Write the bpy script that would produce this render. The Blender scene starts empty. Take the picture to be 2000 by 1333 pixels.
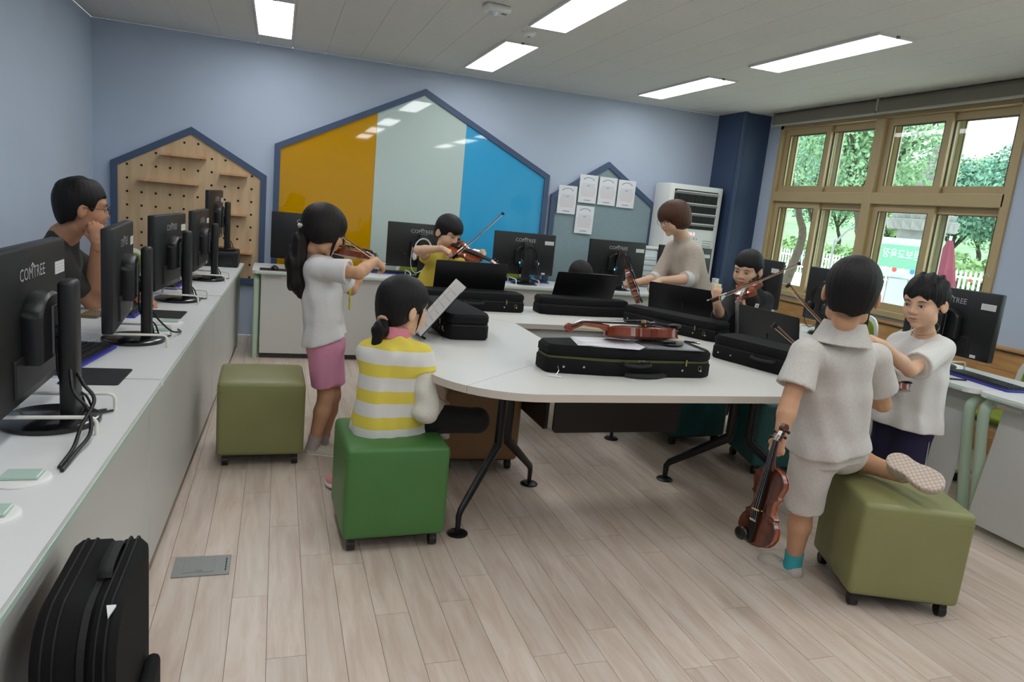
import bpy, bmesh, math, random
import numpy as np
from mathutils import Vector, Matrix, Euler
rad = math.radians
sc = bpy.context.scene
COL = sc.collection
random.seed(7)

# ---------------------------------------------------------------- camera
FPX = 1378.4
YAW, PITCH, ROLL, CAMH = 0.3315, 0.18473, -0.09744, 1.45
_f = Vector((math.sin(YAW)*math.cos(PITCH), math.cos(YAW)*math.cos(PITCH), -math.sin(PITCH)))
_r = Vector((math.cos(YAW), -math.sin(YAW), 0))
_d = _f.cross(_r)
_r2 = math.cos(ROLL)*_r + math.sin(ROLL)*_d
_d2 = -math.sin(ROLL)*_r + math.cos(ROLL)*_d
cam = bpy.data.cameras.new('camera')
cam.sensor_width = 36.0
cam.lens = FPX*36.0/2000.0
cam.clip_start = 0.05
cam.clip_end = 500
camo = bpy.data.objects.new('camera', cam)
COL.objects.link(camo)
camo.matrix_world = Matrix(((_r2.x, -_d2.x, -_f.x, 0), (_r2.y, -_d2.y, -_f.y, 0), (_r2.z, -_d2.z, -_f.z, CAMH), (0, 0, 0, 1)))
sc.camera = camo

def ray(px, py):
    return _r2*(px-1000) + _d2*(py-666.5) + _f*FPX
def at(px, py, Y):                       # the point of the room at depth Y seen at a pixel
    d = ray(px, py); t = Y/d.y
    return Vector((d.x*t, Y, CAMH+d.z*t))
def atx(px, py, X):
    d = ray(px, py); t = X/d.x
    return Vector((X, d.y*t, CAMH+d.z*t))
def atz(px, py, z):
    d = ray(px, py); t = (z-CAMH)/d.z
    return Vector((d.x*t, d.y*t, z))

# ---------------------------------------------------------------- world, exposure
w = bpy.data.worlds.new('overcast_sky'); sc.world = w; w.use_nodes = True
wn = w.node_tree.nodes; wl = w.node_tree.links
bg = wn['Background']; bg.inputs['Color'].default_value = (0.88, 0.95, 1.0, 1); bg.inputs['Strength'].default_value = 3.4
sc.view_settings.view_transform = 'Standard'
sc.view_settings.look = 'None'
sc.view_settings.gamma = 1
sc.view_settings.exposure = 0.28
sc.view_settings.use_curve_mapping = False
LAMP = 9.5          # ceiling panel emission

# ---------------------------------------------------------------- materials
MATS = {}
def lin(c):
    return tuple(((v/255.0)/12.92 if v <= 10 else (((v/255.0)+0.055)/1.055)**2.4) for v in c[:3])
def mat(name, col, rough=0.5, metal=0.0, spec=0.5, var=0.0, vscale=6.0, bump=0.0, bscale=60.0, stretch=None, rnd=0.0, sss=0.0, sheen=0.0, coat=0.0, col2=None):
    if name in MATS: return MATS[name]
    m = bpy.data.materials.new(name); m.use_nodes = True
    nt = m.node_tree; b = nt.nodes['Principled BSDF']
    c = lin(col)
    b.inputs['Base Color'].default_value = (*c, 1)
    b.inputs['Roughness'].default_value = rough
    b.inputs['Metallic'].default_value = metal
    b.inputs['Specular IOR Level'].default_value = spec
    if sss: b.inputs['Subsurface Weight'].default_value = sss; b.inputs['Subsurface Radius'].default_value = (0.02, 0.008, 0.004); b.inputs['Subsurface Scale'].default_value = 0.3
    if sheen: b.inputs['Sheen Weight'].default_value = sheen
    if coat: b.inputs['Coat Weight'].default_value = coat; b.inputs['Coat Roughness'].default_value = 0.08
    tc = None
    if var or bump or rnd:
        tc = nt.nodes.new('ShaderNodeTexCoord'); mp = nt.nodes.new('ShaderNodeMapping')
        nt.links.new(tc.outputs['Object'], mp.inputs['Vector'])
        if stretch: mp.inputs['Scale'].default_value = stretch
    out = None
    if var:
        n = nt.nodes.new('ShaderNodeTexNoise'); n.inputs['Scale'].default_value = vscale; n.inputs['Detail'].default_value = 5
        nt.links.new(mp.outputs[0], n.inputs['Vector'])
        r = nt.nodes.new('ShaderNodeValToRGB')
        c2 = lin(col2) if col2 else tuple(max(0, v*(1-var)) for v in c)
        r.color_ramp.elements[0].color = (*c2, 1); r.color_ramp.elements[1].color = (*c, 1)
        r.color_ramp.elements[0].position = 0.35; r.color_ramp.elements[1].position = 0.65
        nt.links.new(n.outputs['Fac'], r.inputs['Fac']); out = r.outputs['Color']
    if rnd:
        oi = nt.nodes.new('ShaderNodeObjectInfo'); hs = nt.nodes.new('ShaderNodeHueSaturation')
        mr = nt.nodes.new('ShaderNodeMapRange'); mr.inputs['To Min'].default_value = 1-rnd; mr.inputs['To Max'].default_value = 1+rnd
        nt.links.new(oi.outputs['Random'], mr.inputs['Value']); nt.links.new(mr.outputs[0], hs.inputs['Value'])
        if out: nt.links.new(out, hs.inputs['Color'])
        else: hs.inputs['Color'].default_value = (*c, 1)
        out = hs.outputs['Color']
    if out: nt.links.new(out, b.inputs['Base Color'])
    if bump:
        n = nt.nodes.new('ShaderNodeTexNoise'); n.inputs['Scale'].default_value = bscale; n.inputs['Detail'].default_value = 4
        nt.links.new(mp.outputs[0], n.inputs['Vector'])
        bp = nt.nodes.new('ShaderNodeBump'); bp.inputs['Strength'].default_value = bump; bp.inputs['Distance'].default_value = 0.004
        nt.links.new(n.outputs['Fac'], bp.inputs['Height']); nt.links.new(bp.outputs[0], b.inputs['Normal'])
    MATS[name] = m
    return m
def emit(name, col, s):
    if name in MATS: return MATS[name]
    m = bpy.data.materials.new(name); m.use_nodes = True; nt = m.node_tree
    nt.nodes.remove(nt.nodes['Principled BSDF'])
    e = nt.nodes.new('ShaderNodeEmission'); e.inputs['Color'].default_value = (*lin(col), 1); e.inputs['Strength'].default_value = s
    nt.links.new(e.outputs[0], nt.nodes['Material Output'].inputs['Surface']); MATS[name] = m
    return m
def glass(name, tint=(235, 245, 242), fac=None):
    if name in MATS: return MATS[name]
    m = bpy.data.materials.new(name); m.use_nodes = True; nt = m.node_tree
    nt.nodes.remove(nt.nodes['Principled BSDF'])
    t = nt.nodes.new('ShaderNodeBsdfTransparent'); t.inputs['Color'].default_value = (*lin(tint), 1)
    g = nt.nodes.new('ShaderNodeBsdfGlossy'); g.inputs['Roughness'].default_value = 0.02
    fr = nt.nodes.new('ShaderNodeFresnel'); fr.inputs['IOR'].default_value = 1.5
    mx = nt.nodes.new('ShaderNodeMixShader')
    ge = nt.nodes.new('ShaderNodeNewGeometry'); inv = nt.nodes.new('ShaderNodeMath'); inv.operation = 'SUBTRACT'; inv.inputs[0].default_value = 1.0
    nt.links.new(ge.outputs['Backfacing'], inv.inputs[1]); mu = nt.nodes.new('ShaderNodeMath'); mu.operation = 'MULTIPLY'
    nt.links.new(fr.outputs[0], mu.inputs[0]); nt.links.new(inv.outputs[0], mu.inputs[1])
    nt.links.new(mu.outputs[0], mx.inputs[0]); nt.links.new(t.outputs[0], mx.inputs[1]); nt.links.new(g.outputs[0], mx.inputs[2])
    nt.links.new(mx.outputs[0], nt.nodes['Material Output'].inputs['Surface']); MATS[name] = m
    return m

# ---------------------------------------------------------------- mesh building
_bevcache = {}
def bevbox(size, b, seg):
    key = (tuple(round(s, 5) for s in size), round(b, 5), seg)
    if key not in _bevcache:
        bm = bmesh.new(); bmesh.ops.create_cube(bm, size=1.0)
        bmesh.ops.scale(bm, vec=Vector(size), verts=bm.verts)
        bmesh.ops.bevel(bm, geom=list(bm.edges), offset=b, segments=seg, profile=0.5, affect='EDGES')
        bm.verts.index_update()
        _bevcache[key] = ([v.co.copy() for v in bm.verts], [[v.index for v in f.verts] for f in bm.faces])
        bm.free()
    return _bevcache[key]
def rotm(e):                              # euler degrees or a matrix
    if e is None: return Matrix.Identity(4)
    if isinstance(e, Matrix): return e.to_4x4()
    return Euler([rad(a) for a in e], 'XYZ').to_matrix().to_4x4()
def frame(o, y, z):                       # local axes: +y along y, +z towards z
    y = Vector(y).normalized(); x = y.cross(Vector(z)).normalized(); z = x.cross(y)
    return Matrix(((x.x, y.x, z.x, o[0]), (x.y, y.y, z.y, o[1]), (x.z, y.z, z.z, o[2]), (0, 0, 0, 1)))
class MB:
    def __init__(s): s.v = []; s.f = []; s.m = []
    def add(s, vs, fs, mi=0, M=None):
        n = len(s.v)
        s.v += [tuple(M @ Vector(v)) for v in vs] if M is not None else [tuple(v) for v in vs]
        s.f += [[i+n for i in f] for f in fs]; s.m += [mi]*len(fs)
        return s
    def box(s, c, size, rot=None, bev=0, seg=2, mi=0):
        M = Matrix.Translation(Vector(c)) @ rotm(rot)
        if bev: vs, fs = bevbox(size, min(bev, min(size)*0.49), seg)
        else:
            x, y, z = (q/2 for q in size)
            vs = [(-x,-y,-z),(x,-y,-z),(x,y,-z),(-x,y,-z),(-x,-y,z),(x,-y,z),(x,y,z),(-x,y,z)]
            fs = [[0,3,2,1],[4,5,6,7],[0,1,5,4],[1,2,6,5],[2,3,7,6],[3,0,4,7]]
        return s.add(vs, fs, mi, M)
    def b2(s, lo, hi, bev=0, seg=2, mi=0):
        return s.box([(a+b)/2 for a, b in zip(lo, hi)], [abs(b-a) for a, b in zip(lo, hi)], None, bev, seg, mi)
    def cyl(s, a, b, r, r2=None, n=16, mi=0):
        a = Vector(a); b = Vector(b); r2 = r if r2 is None else r2
        d = (b-a).normalized(); x = d.orthogonal().normalized(); y = d.cross(x)
        vs = []; 
        for i in range(n):
            t = 2*math.pi*i/n; o = x*math.cos(t)+y*math.sin(t)
            vs.append(a+o*r); vs.append(b+o*r2)
        fs = [[2*i, (2*i+2) % (2*n), (2*i+3) % (2*n), 2*i+1] for i in range(n)]
        fs += [[2*i for i in range(n)][::-1], [2*i+1 for i in range(n)]]
        return s.add(vs, fs, mi)
    def tube(s, pts, r, n=8, mi=0, closed=False, flat=1.0, up=None):
        P = [Vector(p) for p in pts]; m = len(P)
        rr = r if isinstance(r, (list, tuple)) else [r]*m
        T = []
        for i in range(m):
            a = P[i-1] if (i > 0 or closed) else P[0]; b = P[(i+1) % m] if (i < m-1 or closed) else P[-1]
            T.append((b-a).normalized())
        x = Vector(up).cross(T[0]).normalized() if up is not None else T[0].orthogonal().normalized()
        vs = []
        for i in range(m):
            x = (x - T[i]*x.dot(T[i])).normalized(); y = T[i].cross(x)
            for k in range(n):
                t = 2*math.pi*k/n
                vs.append(P[i] + x*math.cos(t)*rr[i] + y*math.sin(t)*rr[i]*flat)
        fs = []
        for i in range(m if closed else m-1):
            for k in range(n):
                a = i*n+k; b = i*n+(k+1) % n; j = ((i+1) % m)*n
                fs.append([a, b, j+(k+1) % n, j+k])
        if not closed: fs += [list(range(n))[::-1], [(m-1)*n+k for k in range(n)]]
        return s.add(vs, fs, mi)
    def lathe(s, prof, n=24, M=None, mi=0):
        vs = []; fs = []; m = len(prof)
        for r, z in prof:
            for k in range(n):
                t = 2*math.pi*k/n; vs.append((r*math.cos(t), r*math.sin(t), z))
        for i in range(m-1):
            for k in range(n): fs.append([i*n+k, i*n+(k+1) % n, (i+1)*n+(k+1) % n, (i+1)*n+k])
        fs += [list(range(n))[::-1], [(m-1)*n+k for k in range(n)]]
        return s.add(vs, fs, mi, M)
    def prism(s, poly, z0, z1, M=None, mi=0, inset=0.0):
        n = len(poly); vs = [(x, y, z0) for x, y in poly]; rings = [z0]
        if inset:
            cx = sum(p[0] for p in poly)/n; cy = sum(p[1] for p in poly)/n
            ip = []
            for x, y in poly:
                l = math.hypot(x-cx, y-cy) or 1; ip.append((x-(x-cx)/l*inset, y-(y-cy)/l*inset))
            vs = [(x, y, z0) for x, y in ip]+[(x, y, z0+inset) for x, y in poly]+[(x, y, z1-inset) for x, y in poly]+[(x, y, z1) for x, y in ip]; k = 4
        else: vs = [(x, y, z0) for x, y in poly]+[(x, y, z1) for x, y in poly]; k = 2
        fs = [list(range(n))[::-1], [(k-1)*n+i for i in range(n)]]
        for j in range(k-1):
            for i in range(n): fs.append([j*n+i, j*n+(i+1) % n, (j+1)*n+(i+1) % n, (j+1)*n+i])
        return s.add(vs, fs, mi, M)
    def ring(s, outer, inner, z0, z1, M=None, mi=0):   # two loops with equal vertex counts
        n = len(outer)
        vs = [(x, y, z) for z in (z0, z1) for loop in (outer, inner) for x, y in loop]
        fs = []
        for i in range(n):
            j = (i+1) % n
            fs += [[i, j, 2*n+j, 2*n+i], [n+j, n+i, 3*n+i, 3*n+j], [2*n+i, 2*n+j, 3*n+j, 3*n+i], [j, i, n+i, n+j]]
        return s.add(vs, fs, mi, M)
    def ell(s, c, r, n=16, M=None, mi=0, rot=None):
        h = max(6, n//2); vs = []; fs = []
        A = Matrix.Translation(Vector(c)) @ rotm(rot)
        if M is not None: A = M @ A
        for i in range(1, h):
            p = math.pi*i/h
            for k in range(n):
                t = 2*math.pi*k/n; vs.append((r[0]*math.sin(p)*math.cos(t), r[1]*math.sin(p)*math.sin(t), r[2]*math.cos(p)))
        vs += [(0, 0, r[2]), (0, 0, -r[2])]; a = len(vs)-2
        for i in range(h-2):
            for k in range(n): fs.append([i*n+k, (i+1)*n+k, (i+1)*n+(k+1) % n, i*n+(k+1) % n])
        for k in range(n): fs.append([a, k, (k+1) % n]); fs.append([a+1, (h-2)*n+(k+1) % n, (h-2)*n+k])
        return s.add(vs, fs, mi, A)
    def xf(s, M): s.v = [tuple(M @ Vector(v)) for v in s.v]; return s
    def mesh(s, name, mats, smooth=None):
        me = bpy.data.meshes.new(name); me.from_pydata(s.v, [], s.f)
        for m in (mats if isinstance(mats, (list, tuple)) else [mats]): me.materials.append(m)
        if any(s.m): me.polygons.foreach_set('material_index', s.m)
        if smooth is not None:
            me.shade_smooth()
            if smooth < 170: me.set_sharp_from_angle(angle=rad(smooth))
        me.update(); return me
    def build(s, name, mats, parent=None, smooth=None, label=None):
        return link(name, s.mesh(name, mats, smooth), parent, label)
def link(name, me, parent=None, label=None):
    o = bpy.data.objects.new(name, me); COL.objects.link(o)
    if parent is not None: o.parent = parent
    if label: o['label'] = label
    return o
def tag(o, label, cat, group=None, kind=None):
    o['label'] = label; o['category'] = cat
    if group: o['group'] = group
    if kind: o['kind'] = kind
    return o
def thing(name, label, cat, loc=(0, 0, 0), rz=0, group=None):
    o = bpy.data.objects.new(name, None); COL.objects.link(o); o.empty_display_size = 0.05
    o.location = loc; o.rotation_euler = (0, 0, rad(rz))
    return tag(o, label, cat, group)
def struct(name, me_or_mb, mats=None, smooth=None):
    o = me_or_mb.build(name, mats, None, smooth) if isinstance(me_or_mb, MB) else link(name, me_or_mb)
    o['kind'] = 'structure'; return o
def sempty(name, loc=(0, 0, 0)):
    o = bpy.data.objects.new(name, None); COL.objects.link(o); o.location = loc; o['kind'] = 'structure'; o.empty_display_size = 0.05
    return o
def dup(root, loc, rz=0, label=None, skip=()):
    def cp(o, par):
        c = o.copy(); COL.objects.link(c); c.parent = par
        for ch in o.children:
            if ch.name.split('.')[0] not in skip: cp(ch, c)
        return c
    r = cp(root, None); r.location = loc; r.rotation_euler = (0, 0, rad(rz))
    if label: r['label'] = label
    return r
_txt = {}
def text(body, size, depth=0.0006, align='CENTER', M=None, mb=None, mi=0):
    key = (body, align)
    if key not in _txt:
        cu = bpy.data.curves.new('t', 'FONT'); cu.body = body; cu.size = 1.0; cu.align_x = align; cu.align_y = 'CENTER'; cu.resolution_u = 2
        ob = bpy.data.objects.new('t', cu); COL.objects.link(ob)
        dg = bpy.context.evaluated_depsgraph_get(); ev = ob.evaluated_get(dg); me = ev.to_mesh()
        _txt[key] = ([v.co.copy() for v in me.vertices], [list(p.vertices) for p in me.polygons])
        ev.to_mesh_clear(); bpy.data.objects.remove(ob); bpy.data.curves.remove(cu)
    vs, fs = _txt[key]
    mb = mb or MB()
    return mb.add([(v.x*size, v.y*size, depth) for v in vs], fs, mi, M)
def rrect(x0, y0, x1, y1, r, n=6):
    out = []
    for cx, cy, a in ((x1-r, y1-r, 0), (x0+r, y1-r, 90), (x0+r, y0+r, 180), (x1-r, y0+r, 270)):
        for i in range(n+1):
            t = rad(a+90*i/n); out.append((cx+r*math.cos(t), cy+r*math.sin(t)))
    return out
def bez(p, n=12):                       # Catmull-Rom through points
    P = [Vector(q) for q in p]; P = [P[0]*2-P[1]]+P+[P[-1]*2-P[-2]]; out = []
    for i in range(1, len(P)-2):
        a, b, c, d = P[i-1:i+3]
        for k in range(n):
            t = k/n; out.append(0.5*((2*b)+(c-a)*t+(2*a-5*b+4*c-d)*t*t+(3*b-a-3*c+d)*t**3))
    out.append(P[-2]); return out
# ================================================================ the room
XL, XR, YB, YF, ZC = -1.55, 5.05, 7.2, -3.6, 2.70
m_wall = mat('blue_wall_paint', (188, 200, 219), 0.75, var=0.05, vscale=1.5, bump=0.15, bscale=250)
m_ceil = mat('ceiling_tile', (222, 220, 214), 0.9, var=0.06, vscale=90, bump=0.5, bscale=120, stretch=(1, 0.25, 1), rnd=0.015)
m_white = mat('white_laminate', (222, 222, 220), 0.35, var=0.02, vscale=3)
m_panel = mat('white_panel', (205, 204, 200), 0.42, var=0.03, vscale=2)
m_navy = mat('navy_paint', (56, 74, 104), 0.55, var=0.08, vscale=3)
m_frame = mat('board_frame_blue', (70, 88, 118), 0.55, var=0.05, vscale=4)
m_black = mat('black_plastic', (22, 22, 24), 0.42, bump=0.08, bscale=400)
m_blackm = mat('black_metal', (20, 20, 22), 0.35, metal=0.3)
m_dark = mat('dark_void', (8, 8, 9), 0.8)
m_wire = mat('white_steel_rod', (225, 222, 212), 0.4)

def plank_mat():
    m = bpy.data.materials.new('floor_plank_wood'); m.use_nodes = True; nt = m.node_tree; N = nt.nodes; L = nt.links
    b = N['Principled BSDF']; b.inputs['Roughness'].default_value = 0.33; b.inputs['Specular IOR Level'].default_value = 0.45
    tc = N.new('ShaderNodeTexCoord'); oi = N.new('ShaderNodeObjectInfo')
    geo = N.new('ShaderNodeNewGeometry')
    ad = N.new('ShaderNodeVectorMath'); ad.operation = 'ADD'
    cx = N.new('ShaderNodeCombineXYZ'); ml = N.new('ShaderNodeMath'); ml.operation = 'MULTIPLY'; ml.inputs[1].default_value = 37.0
    L.new(oi.outputs['Random'], ml.inputs[0]); L.new(ml.outputs[0], cx.inputs['Z'])
    L.new(geo.outputs['Position'], ad.inputs[0]); L.new(cx.outputs[0], ad.inputs[1])
    mp = N.new('ShaderNodeMapping'); mp.inputs['Scale'].default_value = (14, 1.6, 1); L.new(ad.outputs[0], mp.inputs['Vector'])
    n = N.new('ShaderNodeTexNoise'); n.inputs['Scale'].default_value = 1.6; n.inputs['Detail'].default_value = 7; n.inputs['Roughness'].default_value = 0.6; n.inputs['Distortion'].default_value = 0.6
    L.new(mp.outputs[0], n.inputs['Vector'])
    r = N.new('ShaderNodeValToRGB'); e = r.color_ramp.elements
    e[0].position = 0.30; e[0].color = (*lin((190, 170, 154)), 1); e[1].position = 0.72; e[1].color = (*lin((216, 204, 192)), 1)
    k = e.new(0.5); k.color = (*lin((205, 188, 173)), 1)
    L.new(n.outputs['Fac'], r.inputs['Fac'])
    hs = N.new('ShaderNodeHueSaturation'); mr = N.new('ShaderNodeMapRange'); mr.inputs['To Min'].default_value = 0.93; mr.inputs['To Max'].default_value = 1.05
    L.new(oi.outputs['Random'], mr.inputs['Value']); L.new(mr.outputs[0], hs.inputs['Value']); L.new(r.outputs['Color'], hs.inputs['Color'])
    L.new(hs.outputs['Color'], b.inputs['Base Color'])
    rr = N.new('ShaderNodeMapRange'); rr.inputs['To Min'].default_value = 0.26; rr.inputs['To Max'].default_value = 0.42
    L.new(n.outputs['Fac'], rr.inputs['Value']); L.new(rr.outputs[0], b.inputs['Roughness'])
    return m
m_plank = plank_mat()
m_under = mat('floor_joint', (128, 112, 100), 0.8)

# floor: every plank is a piece; the 300 in best view stand alone
floor = struct('floor', MB().b2((XL, YF, -0.12), (XR, YB, -0.004)), m_under)
PW, PL = 0.12, 0.92
pm = MB().box((0, 0, -0.002), (PW-0.0016, PL-0.0016, 0.004)).mesh('plank', m_plank)
spots = []
ci = 0; x = XL
while x < XR-0.01:
    wdt = min(PW, XR-x); off = random.random()*PL; y = YF-off
    while y < YB:
        a = max(y, YF); bb = min(y+PL, YB)
        if bb-a > 0.01: spots.append((x, a, wdt, bb-a))
        y += PL
    x += PW
def vis(s):
    x, y = s[0]+s[2]/2, s[1]+s[3]/2
    if y < 0.7 or x < -0.4 or x > 3.75: return 1e9
    a = math.atan2(x, y)-YAW
    if abs(a) > 0.72: return 1e8
    if y > 6.2: return 1e7
    return math.hypot(x, y)
spots.sort(key=vis)
rest = MB()
for i, (x, y, wx, ly) in enumerate(spots):
    c = (x+wx/2, y+ly/2, 0)
    if i < 300:
        full = abs(wx-PW) < 1e-4 and abs(ly-PL) < 1e-4
        o = link('plank', pm if full else MB().box((0, 0, -0.002), (wx-0.0016, ly-0.0016, 0.004)).mesh('plank', m_plank), floor)
        o.location = c
    else: rest.box((c[0], c[1], -0.002), (wx-0.0016, ly-0.0016, 0.004))
o = rest.build('far_planks', m_plank, floor); o['kind'] = 'stuff'

# ceiling with long boards
ceil = struct('ceiling', MB().b2((XL, YF, ZC+0.012), (XR, YB, ZC+0.1)), mat('ceiling_joint', (120, 118, 112), 0.9))
x0 = 0.08-0.3*6
xs = [XL]+[x0+0.3*i for i in range(0, 40) if XL+0.02 < x0+0.3*i < XR-0.02]+[XR]
for i in range(len(xs)-1):
    ys = [YF]+[YF+0.2+1.2*k+(0.6 if i % 2 else 0) for k in range(12) if YF+0.2+1.2*k+(0.6 if i % 2 else 0) < YB-0.05]+[YB]
    for j in range(len(ys)-1):
        wx, ly = xs[i+1]-xs[i]-0.002, ys[j+1]-ys[j]-0.001
        key = ('ct', round(wx, 3), round(ly, 3))
        if key not in _bevcache: _bevcache[key] = MB().box((0, 0, 0.006), (wx, ly, 0.012)).mesh('ceiling_panel', m_ceil)
        o = link('ceiling_panel', _bevcache[key], ceil); o.location = ((xs[i]+xs[i+1])/2, (ys[j]+ys[j+1])/2, ZC)

struct('wall_left', MB().b2((XL-0.12, YF, 0), (XL, YB, ZC)), m_wall)
struct('wall_back', MB().b2((XL-0.12, YB, 0), (XR+0.2, YB+0.12, ZC)), m_wall)
struct('wall_front', MB().b2((XL-0.12, YF-0.12, 0), (XR+0.2, YF, ZC)), m_wall)
WIN = [(3.86, 6.55), (0.3, 2.99)]; WZ0, WZ1 = 0.84, 2.60  # second opening is out of view, added to bring daylight from the right
wr = MB()
wr.b2((XR, YF, 0), (XR+0.2, YB, WZ0)); wr.b2((XR, YF, WZ1), (XR+0.2, YB, ZC))
for a, b in ((6.55, YB), (2.99, 3.86), (YF, 0.3)): wr.b2((XR, a, WZ0), (XR+0.2, b, WZ1))
struct('wall_right', wr, m_wall)
m_wood = mat('wainscot_wood', (206, 156, 102), 0.45, var=0.25, vscale=3, stretch=(1, 1.2, 9), rnd=0.05)
wn_ = sempty('trim_1', (XR, 0, 0)); 
y = YF
while y < 6.74:
    l = min(0.62, 6.74-y)
    for k in range(6): MB().box((-0.012, y+l/2, 0.055+k*0.13), (0.024, l-0.002, 0.128)).build('wainscot_board', m_wood, wn_)
    y += 0.62
MB().b2((-0.05, YF, 0.785), (0.0, 6.74, 0.81), 0.006).build('wainscot_cap', mat('wainscot_cap_wood', (206, 156, 98), 0.45, var=0.2, vscale=4, stretch=(4, 0.6, 4)), wn_)

# corner column with a painted pipe
c = struct('trim_2', MB().b2((4.68, 6.76, 0), (XR, YB, ZC)), m_navy)
MB().cyl((4.70, 6.735, 0), (4.70, 6.735, ZC), 0.028, n=14).build('pipe', m_navy, c, 40)

# windows: tan frame, sliding sashes in two depths, panes
m_tan = mat('tan_window_metal', (188, 166, 124), 0.45, var=0.05, vscale=3)
m_tan2 = mat('pale_outer_sash', (214, 202, 172), 0.5)
m_seal = mat('window_gasket', (60, 52, 40), 0.7)
m_glass = glass('window_glass')
def window(n, y0, y1):
    o = sempty('window_%d' % n, (XR, y0, 0)); W = y1-y0; ym = W/2
    for nm, lo, hi in (('jamb', (-0.02, 0, WZ0), (0.2, 0.07, WZ1)), ('jamb', (-0.02, W-0.05, WZ0), (0.2, W, WZ1)), ('head', (-0.02, 0, WZ1-0.06), (0.2, W, WZ1)),
                       ('sill', (-0.035, 0, WZ0), (0.2, W, WZ0+0.05)), ('transom', (-0.02, 0.05, 1.80), (0.2, W-0.05, 1.90)), ('mullion', (-0.022, ym-0.05, WZ0+0.05), (0.2, ym+0.05, WZ1-0.06))):
        MB().b2(lo, hi, 0.004).build(nm, m_tan, o)
    for a, b in ((0.07, ym-0.05), (ym+0.05, W-0.05)):
        for z0, z1 in ((WZ0+0.05, 1.80), (1.90, WZ1-0.06)):
            mid = (a+b)/2
            for k, (p, q) in enumerate(((a, mid+0.03), (mid-0.03, b))):
                for lay, (xo, m, st) in enumerate(((0.025+0.035*(1-k), m_tan, 0.062), (0.125+0.03*(1-k), m_tan2, 0.05))):
                    if lay: p2, q2 = (p, q-0.02) if k == 0 else (p+0.03, q)
                    else: p2, q2 = p, q
                    s = MB(); d = 0.028
                    s.b2((xo, p2, z0), (xo+d, p2+st, z1)); s.b2((xo, q2-st, z0), (xo+d, q2, z1))
                    s.b2((xo, p2+st, z0), (xo+d, q2-st, z0+st)); s.b2((xo, p2+st, z1-st), (xo+d, q2-st, z1))
                    so = s.build('sash', m, o)
                    if lay == 0: MB().b2((xo+0.011, p2+st, z0+st), (xo+0.015, q2-st, z1-st)).build('pane', m_glass, so)
                    gs = MB(); e = 0.006
                    for lo, hi in (((xo-0.001, p2+st, z0+st), (xo+0.01, p2+st+e, z1-st)), ((xo-0.001, q2-st-e, z0+st), (xo+0.01, q2-st, z1-st)), ((xo-0.001, p2+st, z1-st-e), (xo+0.01, q2-st, z1-st))): gs.b2(lo, hi)
                    gs.build('gasket', m_seal, so)
    return o
for i, (a, b) in enumerate(WIN): window(i+1, a, b)

# roller blinds
m_blind = mat('blind_fabric', (128, 122, 108), 0.8, var=0.1, vscale=2)
m_rail = mat('blind_rail', (170, 168, 160), 0.5)
def blind(y0, y1, label, chain):
    t = thing('roller_blind', label, 'blind', (4.96, (y0+y1)/2, 2.56), 0, 'roller blinds above the window'); h = (y1-y0)/2
    MB().cyl((0, -h, 0.09), (0, h, 0.09), 0.045, n=20).build('roll', m_blind, t, 40)
    MB().b2((-0.047, -h+0.01, 0.01), (-0.042, h-0.01, 0.10)).build('fabric', m_blind, t)
    MB().b2((-0.055, -h, -0.004), (-0.036, h, 0.014), 0.004).build('bottom_rail', m_rail, t)
    for s in (-1, 1): MB().b2((-0.05, s*h-0.006, 0.03), (0.08, s*h+0.006, 0.14), 0.003).build('bracket', m_rail, t)
    if chain:
        b = MB(); pts = []
        P = [(-0.05, -h-0.02, 0.09), (-0.06, -h-0.03, -0.6), (-0.06, -h-0.045, -1.2), (-0.06, -h-0.02, -1.245), (-0.06, -h+0.01, -1.2), (-0.06, -h+0.02, -0.6), (-0.05, -h+0.012, 0.09)]
        for p in bez(P, 40): b.ell(p, (0.0026,)*3, 6)
        b.build('bead_chain', mat('bead_chain_plastic', (196, 190, 170), 0.5), t, 180)
blind(5.165, 6.56, 'grey brown roller blind rolled up over the window half beside the column', False)
blind(3.83, 5.155, 'grey brown roller blind with a hanging bead chain on its cord end', True)

# ceiling lights
m_lamp = emit('lamp_diffuser', (250, 253, 255), LAMP)
m_lframe = mat('lamp_frame', (225, 225, 222), 0.5)
LX = [(-0.07, 'left'), (1.73, 'middle'), (3.53, 'right')]
def light(x, y, label):
    t = thing('ceiling_light', label, 'ceiling light', (x, y, ZC), 0, 'recessed panel lights')
    f = MB(); hx, hy = 0.142, 0.64
    f.ring([(-hx, -hy), (hx, -hy), (hx, hy), (-hx, hy)], [(-hx+.012, -hy+.012), (hx-.012, -hy+.012), (hx-.012, hy-.012), (-hx+.012, hy-.012)], -0.014, 0.0)
    f.build('frame', m_lframe, t)
    MB().b2((-hx+.012, -hy+.012, -0.011), (hx-.012, hy-.012, -0.003)).build('diffuser', m_lamp, t)
    for s in (-1, 1): MB().b2((-0.012, s*hy-0.008, -0.017), (0.012, s*hy+0.008, -0.002), 0.002).build('clip', mat('lamp_clip', (120, 120, 120), 0.4), t)
LL = {(0, 6.09): 'long panel light on the ceiling straight above the pegboard side', (1, 6.09): 'panel light above the coloured glass house board, nearest the back wall',
      (1, 4.28): 'panel light cut off by the top of the picture beside the white sensor box', (2, 6.09): 'narrow looking panel light nearest the air conditioner and navy column',
      (2, 4.28): 'long panel light on the ceiling nearest the windows'}
for i, (x, nm) in enumerate(LX):
    for j, y in enumerate((6.09, 4.28, 1.75, -0.05, -1.85)):  # last row is unseen, placed behind the camera to brighten surfaces facing it
        light(x, y, LL.get((i, y), 'unseen panel light in the %s row of the ceiling, row %s from the back wall' % (nm, ('one', 'two', 'three', 'four', 'five')[j])))
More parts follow.
